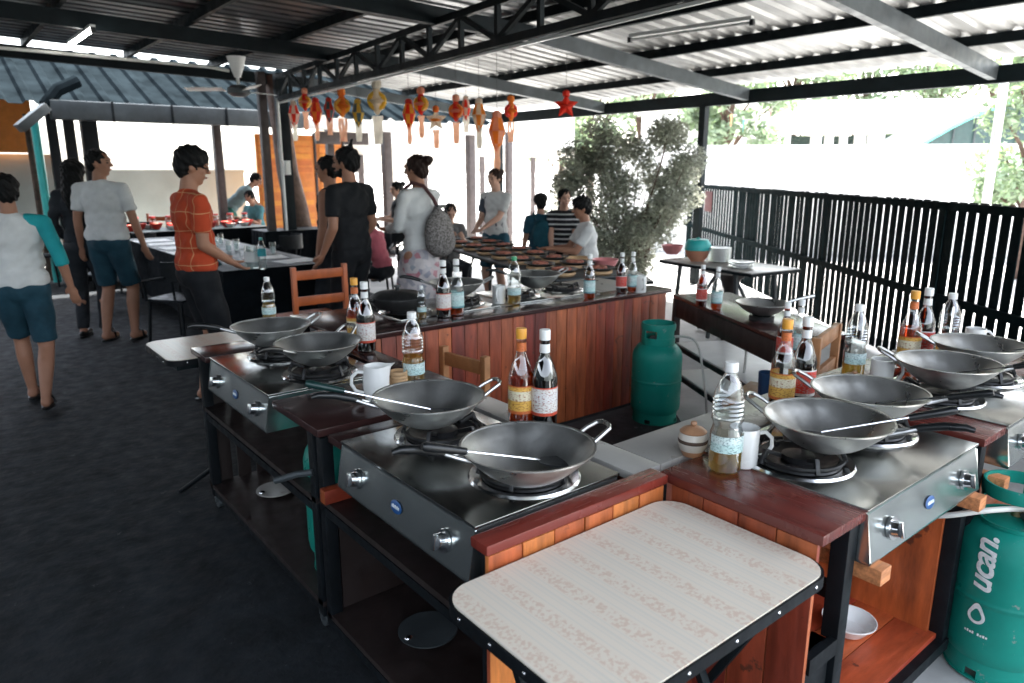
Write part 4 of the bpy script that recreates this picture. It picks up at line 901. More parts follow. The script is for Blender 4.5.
# armrest-like box seat pieces right
t=thing('cup','blue glazed cup on the tan chair by the fence','cup',(3.25,1.95,.476)); MB().lathe([(0,0),(.036,0),(.04,.09),(.037,.09),(.034,.005),(0,.005)],seg=24).build('cup_body','blue_glaze',t); t.scale=(1.1,1.1,1.5)
def make_plastic_chair():
    t=thing('plastic_chair','x','chair')
    for sx in(-1,1):
        for sy in(-1,1): MB().tube([(sx*.22,sy*.2,0),(sx*.19,sy*.17,.42)],[.014,.018]).build('leg','black_frame',t)
    MB().box(-.21,.21,-.2,.21,.42,.445,.01).build('seat','black_frame',t)
    b=MB(); rad=.25
    b.lathe([(rad,.62),(rad+.012,.62),(rad+.012,.80),(rad,.80)],seg=20,a0=R(190),a1=R(350),close=True); b.build('backrest','black_frame',t)
    for sx in(-1,1): MB().tube([(sx*.22,.18,.43),(sx*.25,.17,.62),(sx*.255,0,.65),(sx*.25,-.08,.66)],.014).build('armrest','black_frame',t)
    b=MB()
    for a in(210,240,300,330): b.bar((rad*math.cos(R(a))*.85,rad*math.sin(R(a))*.85,.44),(rad*math.cos(R(a)),rad*math.sin(R(a)),.62),.02,.012)
    b.build('spindles','black_frame',t); return t
PC=Protos(make_plastic_chair,'black chairs around the tables')
for x,y,f,l in((1.78,7.3,75,'black chair pulled out beside the man in the white tee'),(3.35,7.3,60,'black rounded chair right of the water jug on the black table'),(3.7,8.0,100,'black rounded chair behind the bottle of water'),(3.6,9.3,90,'black chair before the two men in blue green shirts'),
    (1.55,9.6,80,'black chair at the far left side of the black table'),(4.55,8.6,180,'black chair behind the woman with the backpack'),(5.1,8.3,150,'black chair beside the girl in pink'),(.2,11.4,20,'black chair under the teal pipe'),(1.2,12.2,200,'black chair by the far wall'),(6.6,7.8,120,'black chair behind the sizzling plates'),(2.0,12.7,180,'first black chair behind the crowded far table'),(2.55,12.8,170,'second black chair behind the crowded far table'),(4.1,12.6,190,'black chair behind the seated man in teal'),(3.0,10.9,0,'black chair in front of the crowded far table'),(2.2,10.85,10,'black chair in front of the red bowls'),(5.4,9.4,60,'black chair left of the seated person in grey'),(3.15,6.6,80,'black rounded chair at the near corner of the long black table')):
    PC.place((x,y,0),CAMR+R(f),l)
t=thing('jacket','dark teal jacket hung over the black chair beside the man in the white tee','jacket',(1.83,7.08,0),CAMR+R(75))
b=MB(); b.ell((0,-.24,.64),(.22,.07,.2)); b.ell((.06,-.26,.45),(.13,.06,.2)); b.ell((-.1,-.24,.5),(.1,.07,.22)); remesh(b,.02,4).build('cloth','c_jacket',t)
# orange chair back far-left & others
for x,y,l in((.35,10.6,'brown chair back behind the boy in the raglan shirt'),(2.9,12.9,'orange brown chair at the far tables'),(3.3,12.6,'orange brown chair at the far tables'),(3.7,12.4,'orange brown chair at the far tables')):
    if 'WC' not in globals(): WC=Protos(lambda:make_wood_chair('wooden_chair','chair_orange',.92,.45,.42,(.6,.8)),'orange brown chairs at the far tables')
    o=WC.place((x,y,0),CAMR+R(180 if x>1 else 20),l)
# ---------------------------------------------------------------- black dining tables
def black_table(x0,x1,y0,y1,label,h=.76,m='black_cloth'):
    t=thing('dining_table',label,'table',((x0+x1)/2,(y0+y1)/2,0))
    b=MB(); b.box(x0,x1,y0,y1,h-.02,h,.006); bw(b,'table_top','black_steel',t)
    b=MB(); # draped cloth skirt, wavy
    n=60; per=[]; W=x1-x0;Hh=y1-y0;Lp=2*(W+Hh)
    for side in((x0,y0,x1,y0),(x1,y0,x1,y1),(x1,y1,x0,y1),(x0,y1,x0,y0)):
        for k in range(24):
            u=k/24; per.append((side[0]+(side[2]-side[0])*u,side[1]+(side[3]-side[1])*u))
    cx,cy=(x0+x1)/2,(y0+y1)/2; A=[];B=[]
    for i,(x,y) in enumerate(per):
        A.append(b.bm.verts.new((x+(x-cx)*.004,y+(y-cy)*.002,h-.006))); w=.012*math.sin(i*1.1)+.01*math.sin(i*.43)
        B.append(b.bm.verts.new((x+(.03+w)*(1 if x>cx else -1),y+(.03+w)*(1 if y>cy else -1),.18)))
    for i in range(len(A)): j=(i+1)%len(A); b.bm.faces.new((A[i],A[j],B[j],B[i]))
    o=bw(b,'tablecloth',m,t)
    for x,y in((x0+.1,y0+.1),(x1-.1,y0+.1),(x0+.1,y1-.1),(x1-.1,y1-.1)): bw(MB().bar((x,y,0),(x,y,h-.02),.04,.04),'leg','black_frame',t)
black_table(1.95,2.95,6.45,10.3,'long black covered table set with plates, behind the man in plaid')
black_table(1.6,4.2,11.3,12.1,'far black table crowded with red bowls and jars')
black_table(3.75,4.75,11.2-.9,11.2-.35,'small dark table between the two men in blue green shirts',.76)
def paper(x,y,rz,l):
    t=thing('place_mat',l,'place mat',(x,y,.762),rz,'pale place mats on the black table'); MB().box(-.2,.2,-.14,.14,0,.003).build('sheet','paper',t)
for x,y,rz in((2.15,8.2,0),(2.2,8.75,.1),(2.2,9.3,-.1),(2.15,9.8,.05),(2.75,6.75,.2),(2.6,7.2,-.1)): paper(x,y,rz,'pale paper place mat lying flat on the long black table')
def jug():
    t=thing('water_jug','clear water jug with handle on the long black table','jug',(*at(253,268,.762).xy,.762),R(-40))
    MB().lathe([(0,.004),(.06,0),(.065,.01),(.065,.16),(.06,.2),(.058,.2),(.06,.16),(.06,.012),(0,.01)],seg=28).build('glass','g_clear',t); MB().lathe([(0,.012),(.058,.012),(.058,.12),(0,.12)],seg=24).build('water','l_water',t)
    MB().lathe([(.066,.06),(.067,.06),(.067,.15),(.066,.15)],seg=28,close=True,a0=2,a1=6).build('label','white_plastic',t)
    MB().tube([(-.062,0,.17),(-.10,0,.165),(-.11,0,.12),(-.10,0,.06),(-.064,0,.04)],.008).build('handle','g_clear',t)
jug()
t=thing('water_bottle','clear plastic water bottle with a blue label on the black table','bottle',(*at(263,269,.762).xy,.762)); t.scale=(1.05,1.05,1.05)
MB().lathe([(0,.003),(.032,0),(.034,.01),(.034,.15),(.032,.17),(.034,.18),(.02,.225),(.013,.24),(.013,.255)],seg=24).build('plastic','g_plastic',t); MB().lathe([(.0345,.11),(.035,.11),(.035,.17),(.0345,.17)],seg=24,close=True).build('label','water_label',t); MB().lathe([(.0145,.245),(.0145,.265),(0,.267)],seg=16).build('cap','teal_plastic',t)
def make_glass():
    t=thing('drinking_glass','x','glass'); MB().lathe([(0,.003),(.026,0),(.034,.12),(.032,.12),(.025,.006),(0,.006)],seg=20).build('glass_body','g_clear',t); MB().lathe([(0,.008),(.025,.008),(.029,.07),(0,.07)],seg=18).build('water','l_water',t); return t
GL=Protos(make_glass,'drinking glasses on the long black table')
for x,y in((2.28,6.75),(2.35,6.95),(2.5,8.0),(2.62,8.1),(2.55,8.6),(2.7,8.9),(2.5,9.4),(2.65,9.7),(2.8,7.5)): GL.place((x,y,.762),0,'short clear drinking glass standing on the long black table')
# far table clutter
def make_bowl(m,nm='bowl'):
    def f():
        t=thing(nm,'x','bowl'); MB().lathe([(0,.004),(.035,0),(.06,.02),(.085,.06),(.082,.06),(.055,.022),(0,.012)],seg=20).build('dish',m,t); MB().ell((0,0,.035),(.06,.06,.028),None,12).build('food','food',t); return t
    return f
RB=Protos(make_bowl('red_plastic'),'red bowls on the far table'); WB=Protos(make_bowl('white_ceramic'),'white bowls on the far table')
for i in range(13):
    x=1.7+i*.19; RB.place((x,11.5+.4*((i*37)%10)/10,.762),0,'red bowl of food on the crowded far table').scale=(1,1,1.5)
for i in range(9):
    x=1.75+i*.27; WB.place((x,11.42+.5*((i*53)%10)/10,.762),0,'white bowl on the crowded far table')
def make_jar():
    t=thing('jar','x','jar'); MB().lathe([(0,0),(.04,0),(.042,.01),(.042,.11),(.035,.125),(.035,.13)],seg=18).build('glass','g_clear',t); MB().lathe([(0,.005),(.038,.005),(.038,.09),(0,.09)],seg=16).build('contents','food',t); MB().lathe([(.038,.125),(.038,.145),(0,.147)],seg=18).build('lid','cap_red',t); return t
JR=Protos(make_jar,'jars on the far table')
for i in range(11): JR.place((1.68+i*.235,11.95-.25*((i*29)%10)/10,.762),0,'red lidded jar on the crowded far table').scale=(1.2,1.2,1.3)
# ---------------------------------------------------------------- sizzling plate table (grey top) & right tables
def folding_table(c,lx,ly,rz,h,label,top='ledge'):
    t=thing('folding_table',label,'table',(c[0],c[1],0),rz)
    MB().box(-lx/2,lx/2,-ly/2,ly/2,h-.025,h,.006).build('table_top',top,t)
    MB().box(-lx/2-.004,lx/2+.004,-ly/2-.004,ly/2+.004,h-.035,h-.008,.004).build('edge_band','black_steel',t)
    for sx in(-1,1):
        for sy in(-1,1): MB().bar((sx*(lx/2-.15),sy*(ly/2-.06),0),(sx*(lx/2-.22),sy*(ly/2-.06),h-.03),.028,.028).build('leg','grey_steel',t)
    for sx in(-1,1): MB().bar((sx*(lx/2-.2),0,.35),(sx*(lx/2-.5),0,h-.03),.02,.02).build('brace','grey_steel',t)
    return t
# near edge from pixel (430,240) to (560,277)
a=at(432,242,.80); c_=at(556,280,.80); d=c_-a; L2=d.length; rz=math.atan2(d.y,d.x); nrm=Vector((-d.y,d.x,0)).normalized()
if nrm.dot(Vector((math.cos(AZ),math.sin(AZ),0)))<0: nrm=-nrm
mid=(a+c_)/2+nrm*.36
folding_table(mid,L2,.72,rz,.80,'grey folding table covered with sizzling plates behind the back counter','grey_steel')
def make_sizzle():
    t=thing('sizzling_plate','x','plate')
    MB().lathe([(0,0),(.10,0),(.115,.012),(.115,.03),(.105,.03),(.10,.012),(0,.010)],seg=24).build('wooden_base','bamboo',t)
    MB().lathe([(0,.030),(.09,.030),(.125,.05),(.135,.052),(.135,.057),(.12,.056),(.088,.038),(0,.038)],seg=28).build('iron_plate','iron',t)
    b=MB()
    for k in range(7):
        a=k*2.4; b.ell((.05*math.cos(a),.045*math.sin(a),.052),(.035,.028,.016),None,10)
    b.build('food','food',t); MB().bar((.13,0,.055),(.2,0,.06),.02,.01,.003).build('handle','iron',t); return t
SP=Protos(make_sizzle,'sizzling plates on the folding table')
ax=d.normalized(); k=0
for i in range(8):
    for j in range(2):
        pp=a+ax*(L2*(i+.5)/8+.03*(j))+nrm*(.15+.32*j); SP.place((pp.x,pp.y,.80),rz+R(20*(k%5)-30),'black iron sizzling plate with meat on a wooden base'); k+=1
# second table to its right
a2=at(556,282,.77); b2=at(655,281,.77); d2=b2-a2; rz2=math.atan2(d2.y,d2.x); n2=Vector((-d2.y,d2.x,0)).normalized()
if n2.dot(Vector((math.cos(AZ),math.sin(AZ),0)))<0:n2=-n2
m2=(a2+b2)/2+n2*.35
folding_table(m2,d2.length,.6,rz2,.77,'pale folding table with pink bowls before the leafy bush')
def simple_bowl(name,label,m,loc,r=.1,h=.07,cat='bowl'):
    t=thing(name,label,cat,loc); MB().lathe([(0,.004),(r*.5,0),(r*.8,h*.4),(r,h),(r*.96,h),(r*.75,h*.45),(0,.01)],seg=32).build('dish',m,t); MB().lathe([(r*.5,-.0),(r*.52,.0),(r*.52,.006),(r*.5,.006)],seg=24,close=True).build('foot',m,t)
    return t
q=at(605,268,.77); simple_bowl('bowl','pink bowl on the pale folding table before the bush','pink_plastic',(q.x,q.y,.77),.12,.08)
q=at(577,266,.77); simple_bowl('bowl','cream bowl beside the pink bowl before the bush','bamboo',(q.x,q.y,.77),.13,.08)
# right folding table near fence
a3=at(655,259,.80); b3=at(752,274,.80); d3=b3-a3; rz3=math.atan2(d3.y,d3.x); n3=Vector((-d3.y,d3.x,0)).normalized()
if n3.dot(Vector((math.cos(AZ),math.sin(AZ),0)))<0:n3=-n3
m3=(a3+b3)/2+n3*.33
folding_table(m3,d3.length*.95,.6,rz3,.80,'pale folding table stacked with plates and bowls beside the fence')
def on3(px,py): q=at(px,py,.80); return (q.x,q.y,.80)
o=simple_bowl('basin','orange round basin under a turquoise cover by the fence','lan_peach',on3(697,261),.115,.10,'basin')
q=on3(697,261); t=thing('food_cover','turquoise domed plastic cover on the orange basin','cover',(q[0],q[1],.903)); MB().lathe([(.12,0),(.122,.004),(.115,.06),(.09,.095),(0,.10)],seg=28).build('dome','teal_plastic',t); MB().ell((0,0,.105),(.02,.02,.01),None,12).build('knob','teal_plastic',t)
def make_plate():
    t=thing('plate','x','plate'); MB().lathe([(0,.003),(.06,0),(.105,.014),(.104,.018),(.06,.005),(0,.006)],seg=28).build('dish','white_ceramic',t); return t
PL=Protos(make_plate,'white plates stacked on the fence side table')
q=on3(719,262)
for i in range(10): PL.place((q[0],q[1],.80+i*.013),0,'white plate in the tall stack beside the turquoise cover')
q=on3(740,268)
for i in range(4): PL.place((q[0]+.02*(i%2),q[1],.80+i*.013),0,'white plate in the low stack at the table corner')
q=on3(672,254); simple_bowl('bowl','pink bowl at the left end of the fence side table','pink_plastic',q,.11,.09)
# round pedestal stand
q=at(735,330,0); t=thing('pedestal_table','brown turned wooden pedestal table beneath the plates near the fence','table',(q.x-.15,q.y,0))
MB().lathe([(0,.62),(.26,.62),(.28,.64),(.28,.67),(0,.672)],seg=36).build('table_top','ledge',t)
MB().lathe([(0,.05),(.08,.06),(.06,.14),(.10,.25),(.05,.36),(.06,.45),(.11,.55),(.2,.62),(0,.62)],seg=28).build('pedestal','dark_wood',t)
for k in range(4): a_=k*R(90)+.4; MB().tube([(0,0,.1),(.18*math.cos(a_),.18*math.sin(a_),.08),(.3*math.cos(a_),.3*math.sin(a_),.025)],[.05,.04,.025]).build('foot','dark_wood',t)
# ---------------------------------------------------------------- roof
XE=8.6; XR=4.9
def rz_(x): return 2.60+(XE-x)*.092 if x>XR else 2.60+(XE-XR)*.092+(XR-x)*.028
roof=thing('pavilion_roof','black steel pavilion roof with corrugated metal sheets over the cooking stations','roof',(XE,0,0))
def sheet(x0,x1,y0,y1,up,m,pitch=.21,hgt=.028,name='roof_sheet',zf=rz_,parent=None,nx=1):
    b=MB(); ys=[];y=y0
    while y<y1: ys+=[(y,0),(y+pitch*.55,0),(y+pitch*.68,hgt),(y+pitch*.87,hgt)]; y+=pitch
    xs=[x0+(x1-x0)*i/nx for i in range(nx+1)]
    V=[[b.bm.verts.new((x,yy,zf(x)+up+hh)) for yy,hh in ys] for x in xs]
    for i in range(nx):
        for k in range(len(ys)-1): b.bm.faces.new((V[i][k],V[i][k+1],V[i+1][k+1],V[i+1][k]))
    bw(b,name,m,parent,smooth=False)
YB0,YB1=-1.2,11.25
sheet(XR,XE+.25,YB0,YB1,.16,'sheet_galv',parent=roof); sheet(-6.5,XR+.02,YB0,YB1,.165,'sheet_shaded',parent=roof)
for y in(.1,2.95,5.8,8.4,11.1):
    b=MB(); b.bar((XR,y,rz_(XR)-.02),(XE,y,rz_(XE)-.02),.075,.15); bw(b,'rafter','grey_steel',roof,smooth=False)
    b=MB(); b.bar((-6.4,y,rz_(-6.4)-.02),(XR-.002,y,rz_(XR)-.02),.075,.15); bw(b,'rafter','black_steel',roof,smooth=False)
for x in(-6,-5,-4,-3,-2,-1,.1,1.25,2.4,3.5,4.8,5.45,6.65,7.8):
    b=MB(); z=rz_(x)+.108; b.bar((x,YB0,z),(x,YB1,z),.05,.09); bw(b,'purlin','black_steel',roof,smooth=False)
b=MB(); b.bar((XE+.06,YB0,2.56),(XE+.06,YB1,2.56),.08,.17); bw(b,'eave_beam','black_steel',roof,smooth=False)
for y in(6.5,.3):
    bw(MB().box(XE+.01,XE+.11,y-.05,y+.05,0,2.475,.003),'post','black_steel',roof,smooth=False)
bw(MB().box(XE+.01,XE+.11,11.1,11.2,0,2.475,.003),'post','black_steel',roof)
# truss
ta=Vector((4.12,10.4,2.6)); tb=Vector((3.6,3.04,2.6)); dd=(tb-ta).normalized(); te=tb+dd*4.1
b=MB(); b.bar(ta,te,.05,.06); b.bar(ta+Vector((0,0,.29)),te+Vector((0,0,.31)),.05,.06); 
n=int((te-ta).length/.56)
trs=bw(b,'truss','black_steel',roof,smooth=False)
b=MB()
for i in range(n):
    p0=ta+dd*(i*.56); p1=ta+dd*((i+1)*.56)
    b.bar(p0+Vector((0,0,.03)),p0+Vector((0,0,.27)),.04,.04)
    if i%2: b.bar(p0+Vector((0,0,.28)),p1+Vector((0,0,.02)),.038,.038)
    else: b.bar(p0+Vector((0,0,.02)),p1+Vector((0,0,.28)),.038,.038)
bmesh.ops.translate(b.bm,vec=-Vector(roof.location),verts=b.bm.verts); b.build('web','black_steel',trs,smooth=False)
bw(MB().bar(ta+Vector((0.03,0,-.05)),te+Vector((.03,0,-.05)),.022,.022),'conduit','white_plastic',roof)
for px,z in((281,2.9),):
    bw(MB().box(4.12,4.27,10.4,10.55,0,2.95,.004),'post','black_steel',roof); bw(MB().box(3.86,3.97,10.42,10.52,0,2.95,.004),'post','timber',roof)
bw(MB().cyl((4.10,10.37,0),(4.10,10.37,2.6),.02),'conduit','white_plastic',roof)
bw(MB().box(4.13,4.21,10.33,10.398,1.55,1.75,.006),'switch_box','white_plastic',roof)
# unlit tube fitting, lit tube, conduit, fan
def fitting(p0,p1,label,m):
    p0=Vector(p0);p1=Vector(p1); t=thing('tube_light',label,'light',(p0+p1)/2); 
    bw(MB().bar(p0+Vector((0,0,.035)),p1+Vector((0,0,.035)),.05,.03),'housing','white_plastic',t); bw(MB().cyl(p0,p1,.013),'tube',m,t)
    d_=(p1-p0).normalized()
    for q_ in(p0,p1): bw(MB().bar(q_-d_*.015,q_+d_*.015,.04,.05),'end_cap','grip_black',t)
q1=at(70,46,2.90);q2=at(93,30,2.90); 
fitting(q1,q2,'lit fluorescent tube under the dark left side of the roof','tube_light')
q1=at(630,40,2.80);q2=at(790,17,2.80); q2=q1+(q2-q1).normalized()*1.2
fitting(q1,q2,'unlit fluorescent tube fitting under the bright part of the roof','white_plastic')
hc_=MB(); hc_.tube([(-2.0,9.4,2.84),(0,9.4,2.84),(1.6,9.4,2.83),(2.9,9.4,2.82),(3.15,9.45,2.80)],.018); o=hc_.build('conduit_pipe','hose'); tag(o,'pale conduit pipe running under the dark roof towards the ceiling fan','pipe')
fc=Vector((3.27,9.5,2.98)); t=thing('ceiling_fan','ceiling fan with pale motor housing and three blades under the roof','fan',fc)
t.scale=(1.35,1.35,1.2); MB().lathe([(0,0),(.085,0),(.06,-.10),(.035,-.18),(.03,-.2),(0,-.2)],seg=20).build('canopy','white_plastic',t)
MB().cyl((0,0,-.12),(0,0,-.30),.014).build('rod','white_plastic',t); MB().lathe([(0,-.27),(.06,-.28),(.10,-.31),(.10,-.36),(.06,-.39),(0,-.395)],seg=24).build('motor','grey_steel',t)
for k in range(3):
    a=R(k*120+20); m_=Matrix.Rotation(a,4,'Z')@Matrix.Rotation(R(12),4,'X'); MB().box(.11,.46,-.055,.055,-.335,-.33,.002,mtx=m_).build('blade','white_plastic',t)
# ---------------------------------------------------------------- second roof with gutter behind
cr=thing('back_canopy','dark corrugated canopy with a grey box gutter behind the tables','roof',(3,12,0))
def z2(x): return 0
b=MB(); ys=[];x=-3.2; pitch=.33
while x<9.2: ys+=[(x,0),(x+pitch*.5,0),(x+pitch*.62,.045),(x+pitch*.88,.045)]; x+=pitch
V=[[b.bm.verts.new((xx,yy,zz+hh)) for xx,hh in ys] for yy,zz in((12.2,2.50),(14.9,3.56))]
for k in range(len(ys)-1): b.bm.faces.new((V[0][k],V[0][k+1],V[1][k+1],V[1][k]))
bw(b,'roof_sheet','sheet_dark',cr,smooth=False)
bw(MB().box(1.55,5.2,12.02,12.19,2.30,2.56,.02),'gutter','grey_steel',cr)
for x in(2.3,3.1,3.9,4.6): bw(MB().box(x,x+.03,12.005,12.018,2.29,2.57,.002),'bracket','black_frame',cr)
bw(MB().box(5.22,9.2,12.05,12.15,2.30,2.46,.004),'fascia','white_wall',cr)
for px_,w_p,m in((55,.12,'black_frame'),(72,.13,'black_frame'),(92,.2,'black_frame'),(218,.12,'timber'),(330,.12,'timber'),(387,.15,'timber'),(471,.15,'timber'),(509,.12,'timber')):
    x=at_y(px_,150,12.3).x-w_p/2
    bw(MB().box(x,x+w_p,12.25,12.25+w_p,0,2.40,.004),'post',m,cr)
for x in(5.45,6.0): bw(MB().box(x,x+.45,12.16,12.24,2.06,2.27,.004),'corbel','timber',cr)
t=thing('rainwater_hopper','grey slanted rainwater box and thick pipe at the gutter end','gutter',(*at(45,110,2.4).xy,0)); hp=at(38,122,2.25)
b=MB(); b.bar((1.15,12.0,2.16),(1.5,12.05,2.46),.26,.12,.01); bw(b,'box','grey_steel',t); bw(MB().tube([(1.5,12.1,2.48),(1.68,12.15,2.70),(1.95,12.2,2.84)],.085),'elbow_pipe','sheet_dark',t)
q=at(36,190,0.8); b=MB(); p0=atd(33,112,10.5);p1=atd(41,196,10.5); b.tube([(p0.x,p0.y,p0.z-.05),(p0.x,p0.y,.02)],.055); o=b.build('drain_pipe','teal_plastic'); tag(o,'turquoise vertical drain pipe on the left under the gutter','pipe')
p1=atd(24,105,10.8); o=MB().cyl((p1.x,p1.y,0),(p1.x,p1.y,2.4),.04).build('steel_post','bark'); tag(o,'thin rust brown post left of the turquoise pipe','post')
# walls behind
def wallbox(x0,x1,y0,y1,z0,z1,m,name,label,cat='wall'):
    c=((x0+x1)/2,(y0+y1)/2,0); o=bw(MB().box(x0,x1,y0,y1,z0,z1),name,m,None,smooth=False); 
    bm=None; o.data.transform(Matrix.Translation((-c[0],-c[1],0))); o.location=c; tag(o,label,cat); return o
wallbox(-8,5.3,15.5,15.7,0,1.62,'grey_wall','low_wall','pale grey low wall behind the far tables')
wallbox(-8,1.6,14.6,14.8,1.9,3.0,'orange_wall','wall_panel','orange wall panel at the far left above the pale wall')
wallbox(-8,1.9,14.9,15.0,0,1.88,'grey_wall','wall_panel','pale corrugated wall panel under the orange one')
wallbox(-9.2,-9,-9,14,0,3.4,'black_steel','light_block_wall','unseen dark wall added to keep the left side of the pavilion dim')  # out of view, added to block light and darken the left
wallbox(-9,9,-9.2,-9,0,3.4,'grey_wall','rear_wall','unseen grey wall added far behind the camera to return light')  # out of view, added pale to brighten the camera side
# orange folding door
t=thing('folding_door','bright orange slatted folding door between the far posts','door',(5.9,14.3,0))
for i in range(3):
    x=5.15+i*.62; bw(MB().box(x,x+.56,14.3,14.34,0,2.3,.004),'door_panel','orange_door',t)
    b=MB(); 
    for k in range(16): b.box(x+.06,x+.50,14.285,14.299,.15+k*.13,.24+k*.13)
    bw(b,'slats','orange_door',t); bw(MB().box(x+.565,x+.612,14.28,14.36,0,2.35,.003),'door_frame','timber',t)
# tree trunk near the post
t=thing('tree_trunk','rough brown tree trunk leaning beside the black post','tree',(*atd(300,230,11.5).xy,0)); 
b=MB(); b.tube([(0,0,0),(.02,0,.5),(-.04,0,1.0),(-.14,.0,1.6),(-.2,0,2.3),(-.25,0,3.0)],[.26,.20,.17,.15,.14,.13],14)
for v in b.bm.verts: v.co+=Vector((math.sin(v.co.z*9+v.co.y*20),math.cos(v.co.z*7+v.co.x*22),0))*.02
b.build('trunk','bark',t)
# white shopfront with lattice windows
t=thing('lattice_building','pale building with white lattice windows behind the seated people','building',(9.2,15.2,0))
def LB(x0,x1,y0,y1,z0,z1,n,m,par=t,bev=0): return bw(MB().box(x0,x1,y0,y1,z0,z1,bev),n,m,par,root=t,smooth=False)
LB(6.9,14.5,15.2,15.4,0,.55,'wall','white_wall'); LB(6.9,14.5,15.2,15.4,1.95,2.15,'lintel','pot_stripe'); LB(6.9,14.5,15.25,15.35,2.152,3.6,'upper_wall','white_wall')
for i in range(9):
    x=6.9+i*.85; LB(x,x+.12,15.12,15.195,.0,1.95,'mullion','timber' if i%2 else 'pot_stripe')
for i in range(8):
    x=7.04+i*.85; b=MB()
    for k in range(7): b.bar((x,15.24,.6+k*.2),(x+.69,15.24,.6+k*.2),.02,.02)
    for k in range(6): b.bar((x+.05+k*.118,15.27,.56),(x+.05+k*.118,15.27,1.95),.02,.02)
    for k in range(12): b.lathe([(.03,0),(.045,0),(.045,.02),(.03,.02)],(x+.1+(k%4)*.16,15.22,.75+(k//4)*.4),10,close=True)
    bw(b,'lattice_window','white_plastic',t)
# ---------------------------------------------------------------- lanterns
def star(mb,r1,r2,th,n=5):
    A=[mb.bm.verts.new((0,(r1 if k%2==0 else r2)*math.sin(k*math.pi/n),(r1 if k%2==0 else r2)*math.cos(k*math.pi/n))) for k in range(2*n)]
    f=mb.bm.verts.new((th,0,0));g=mb.bm.verts.new((-th,0,0))
    for k in range(2*n): mb.bm.faces.new((A[k],A[(k+1)%(2*n)],f)); mb.bm.faces.new((A[(k+1)%(2*n)],A[k],g))
def lantern(px,py,kind,m1,m2,label,dist,s=1,tail=True):
    c=atd(px,py-4,dist); t=thing('hanging_lantern',label,'lantern',c,CAMR+R(90)+R(random.uniform(-35,35)),group='cloth lanterns hanging under the roof edge'); s*=1.08; t.scale=(s,s,s)
    if kind=='star': b=MB(); star(b,.16,.075,.06); b.build('star',m1,t,smooth=False)
    elif kind=='drop':
        o=MB().lathe([(0,.17),(.05,.12),(.085,0),(.05,-.12),(0,-.2)],seg=8).build('lamp_shade',[m1,m2],t,smooth=False)
        for i_,p_ in enumerate(o.data.polygons): p_.material_index=(i_+i_//8)%2
    else:
        b=MB(); b.lathe([(.055,-.03),(.085,-.03),(.085,.03),(.055,.03)],seg=14,close=True); bmesh.ops.rotate(b.bm,matrix=Matrix.Rotation(R(90),3,'Y'),verts=b.bm.verts); b.build('ring',m1,t); b=MB(); b.lathe([(.015,-.12),(.04,-.07),(.04,.07),(.015,.15)],seg=12); b.build('lamp_shade',m2 if m2!='lan_peach' else 'lan_red',t,smooth=False)
    b=MB(); b.lathe([(.02,.10),(.045,.12),(.045,.17),(.02,.19)],seg=8,close=True); b.lathe([(.05,-.02),(.09,0),(.05,.02)],seg=8); b.build('trim',m2,t)
    if tail:
        b=MB()
        for sx in(-.035,.0,.035): 
            A=[b.bm.verts.new((.01*sx*30,sx*(1-k*.08)+.0165*e,-.13-.05*k)) for k in range(6) for e in(-1,1)]
            for k in range(5): b.bm.faces.new((A[2*k],A[2*k+1],A[2*k+3],A[2*k+2]))
            for v in A: v.co.x+=.012*math.sin(v.co.z*30+sx*50)
        b.build('tail',{'lan_white':'lan_white','lan_orange':'lan_peach','lan_red':'lan_peach','lan_yellow':'lan_white'}.get(m2,'lan_peach'),t)
    MB().cyl((0,0,.15),(0,0,(2.95-c.z)/s),.0025,seg=6).build('string','grip_black',t)
Ls=[(294,118,'drop','lan_red','lan_white','red and white lantern next to the black post',9.6,.8),
(305,106,'ring','lan_yellow','lan_peach','slim yellow lantern second from the black post',9.2,.8),
(316,116,'drop','lan_orange','lan_red','orange and red lantern third from the black post',9,.8),
(329,114,'drop','lan_dark','lan_red','dark lantern with red trim left of the tall yellow one',9,.7),
(342,110,'ring','lan_yellow','lan_orange','tall yellow barrel lantern above the man with the topknot',9,1),
(358,117,'drop','lan_dark','lan_yellow','dark green lantern with a pale square tail',9,.8),
(377,105,'ring','lan_yellow','lan_white','largest lantern, gold and brown hoop with white tail',8.6,1.15),
(409,118,'drop','lan_yellow','lan_red','yellow and red diamond lantern left of the woman with the bun',9,.85),
(421,108,'ring','lan_yellow','lan_peach','yellow cross shaped lantern with a long peach tail',9,.95),
(436,124,'star','lan_white','lan_orange','cream star lantern with an orange tassel',9,.8),
(456,115,'ring','lan_orange','lan_peach','gold round lantern touching a red one',8.8,.9),
(466,112,'drop','lan_red','lan_white','red lantern just right of the gold round one',9.2,.7),
(479,119,'drop','lan_orange','lan_white','orange and cream pointed lantern above the standing woman',8.6,.9),
(497,135,'drop','lan_orange','lan_peach','lowest lantern, orange fish shape with a long tail',8.6,1.1),
(511,115,'ring','lan_red','lan_orange','red lantern at the right end of the dense row',8.8,.85)]
for a_ in Ls: lantern(*a_)
lantern(566,110,'star','lan_red','lan_red','single red star lantern hanging apart on the right',8.2,.8,False)
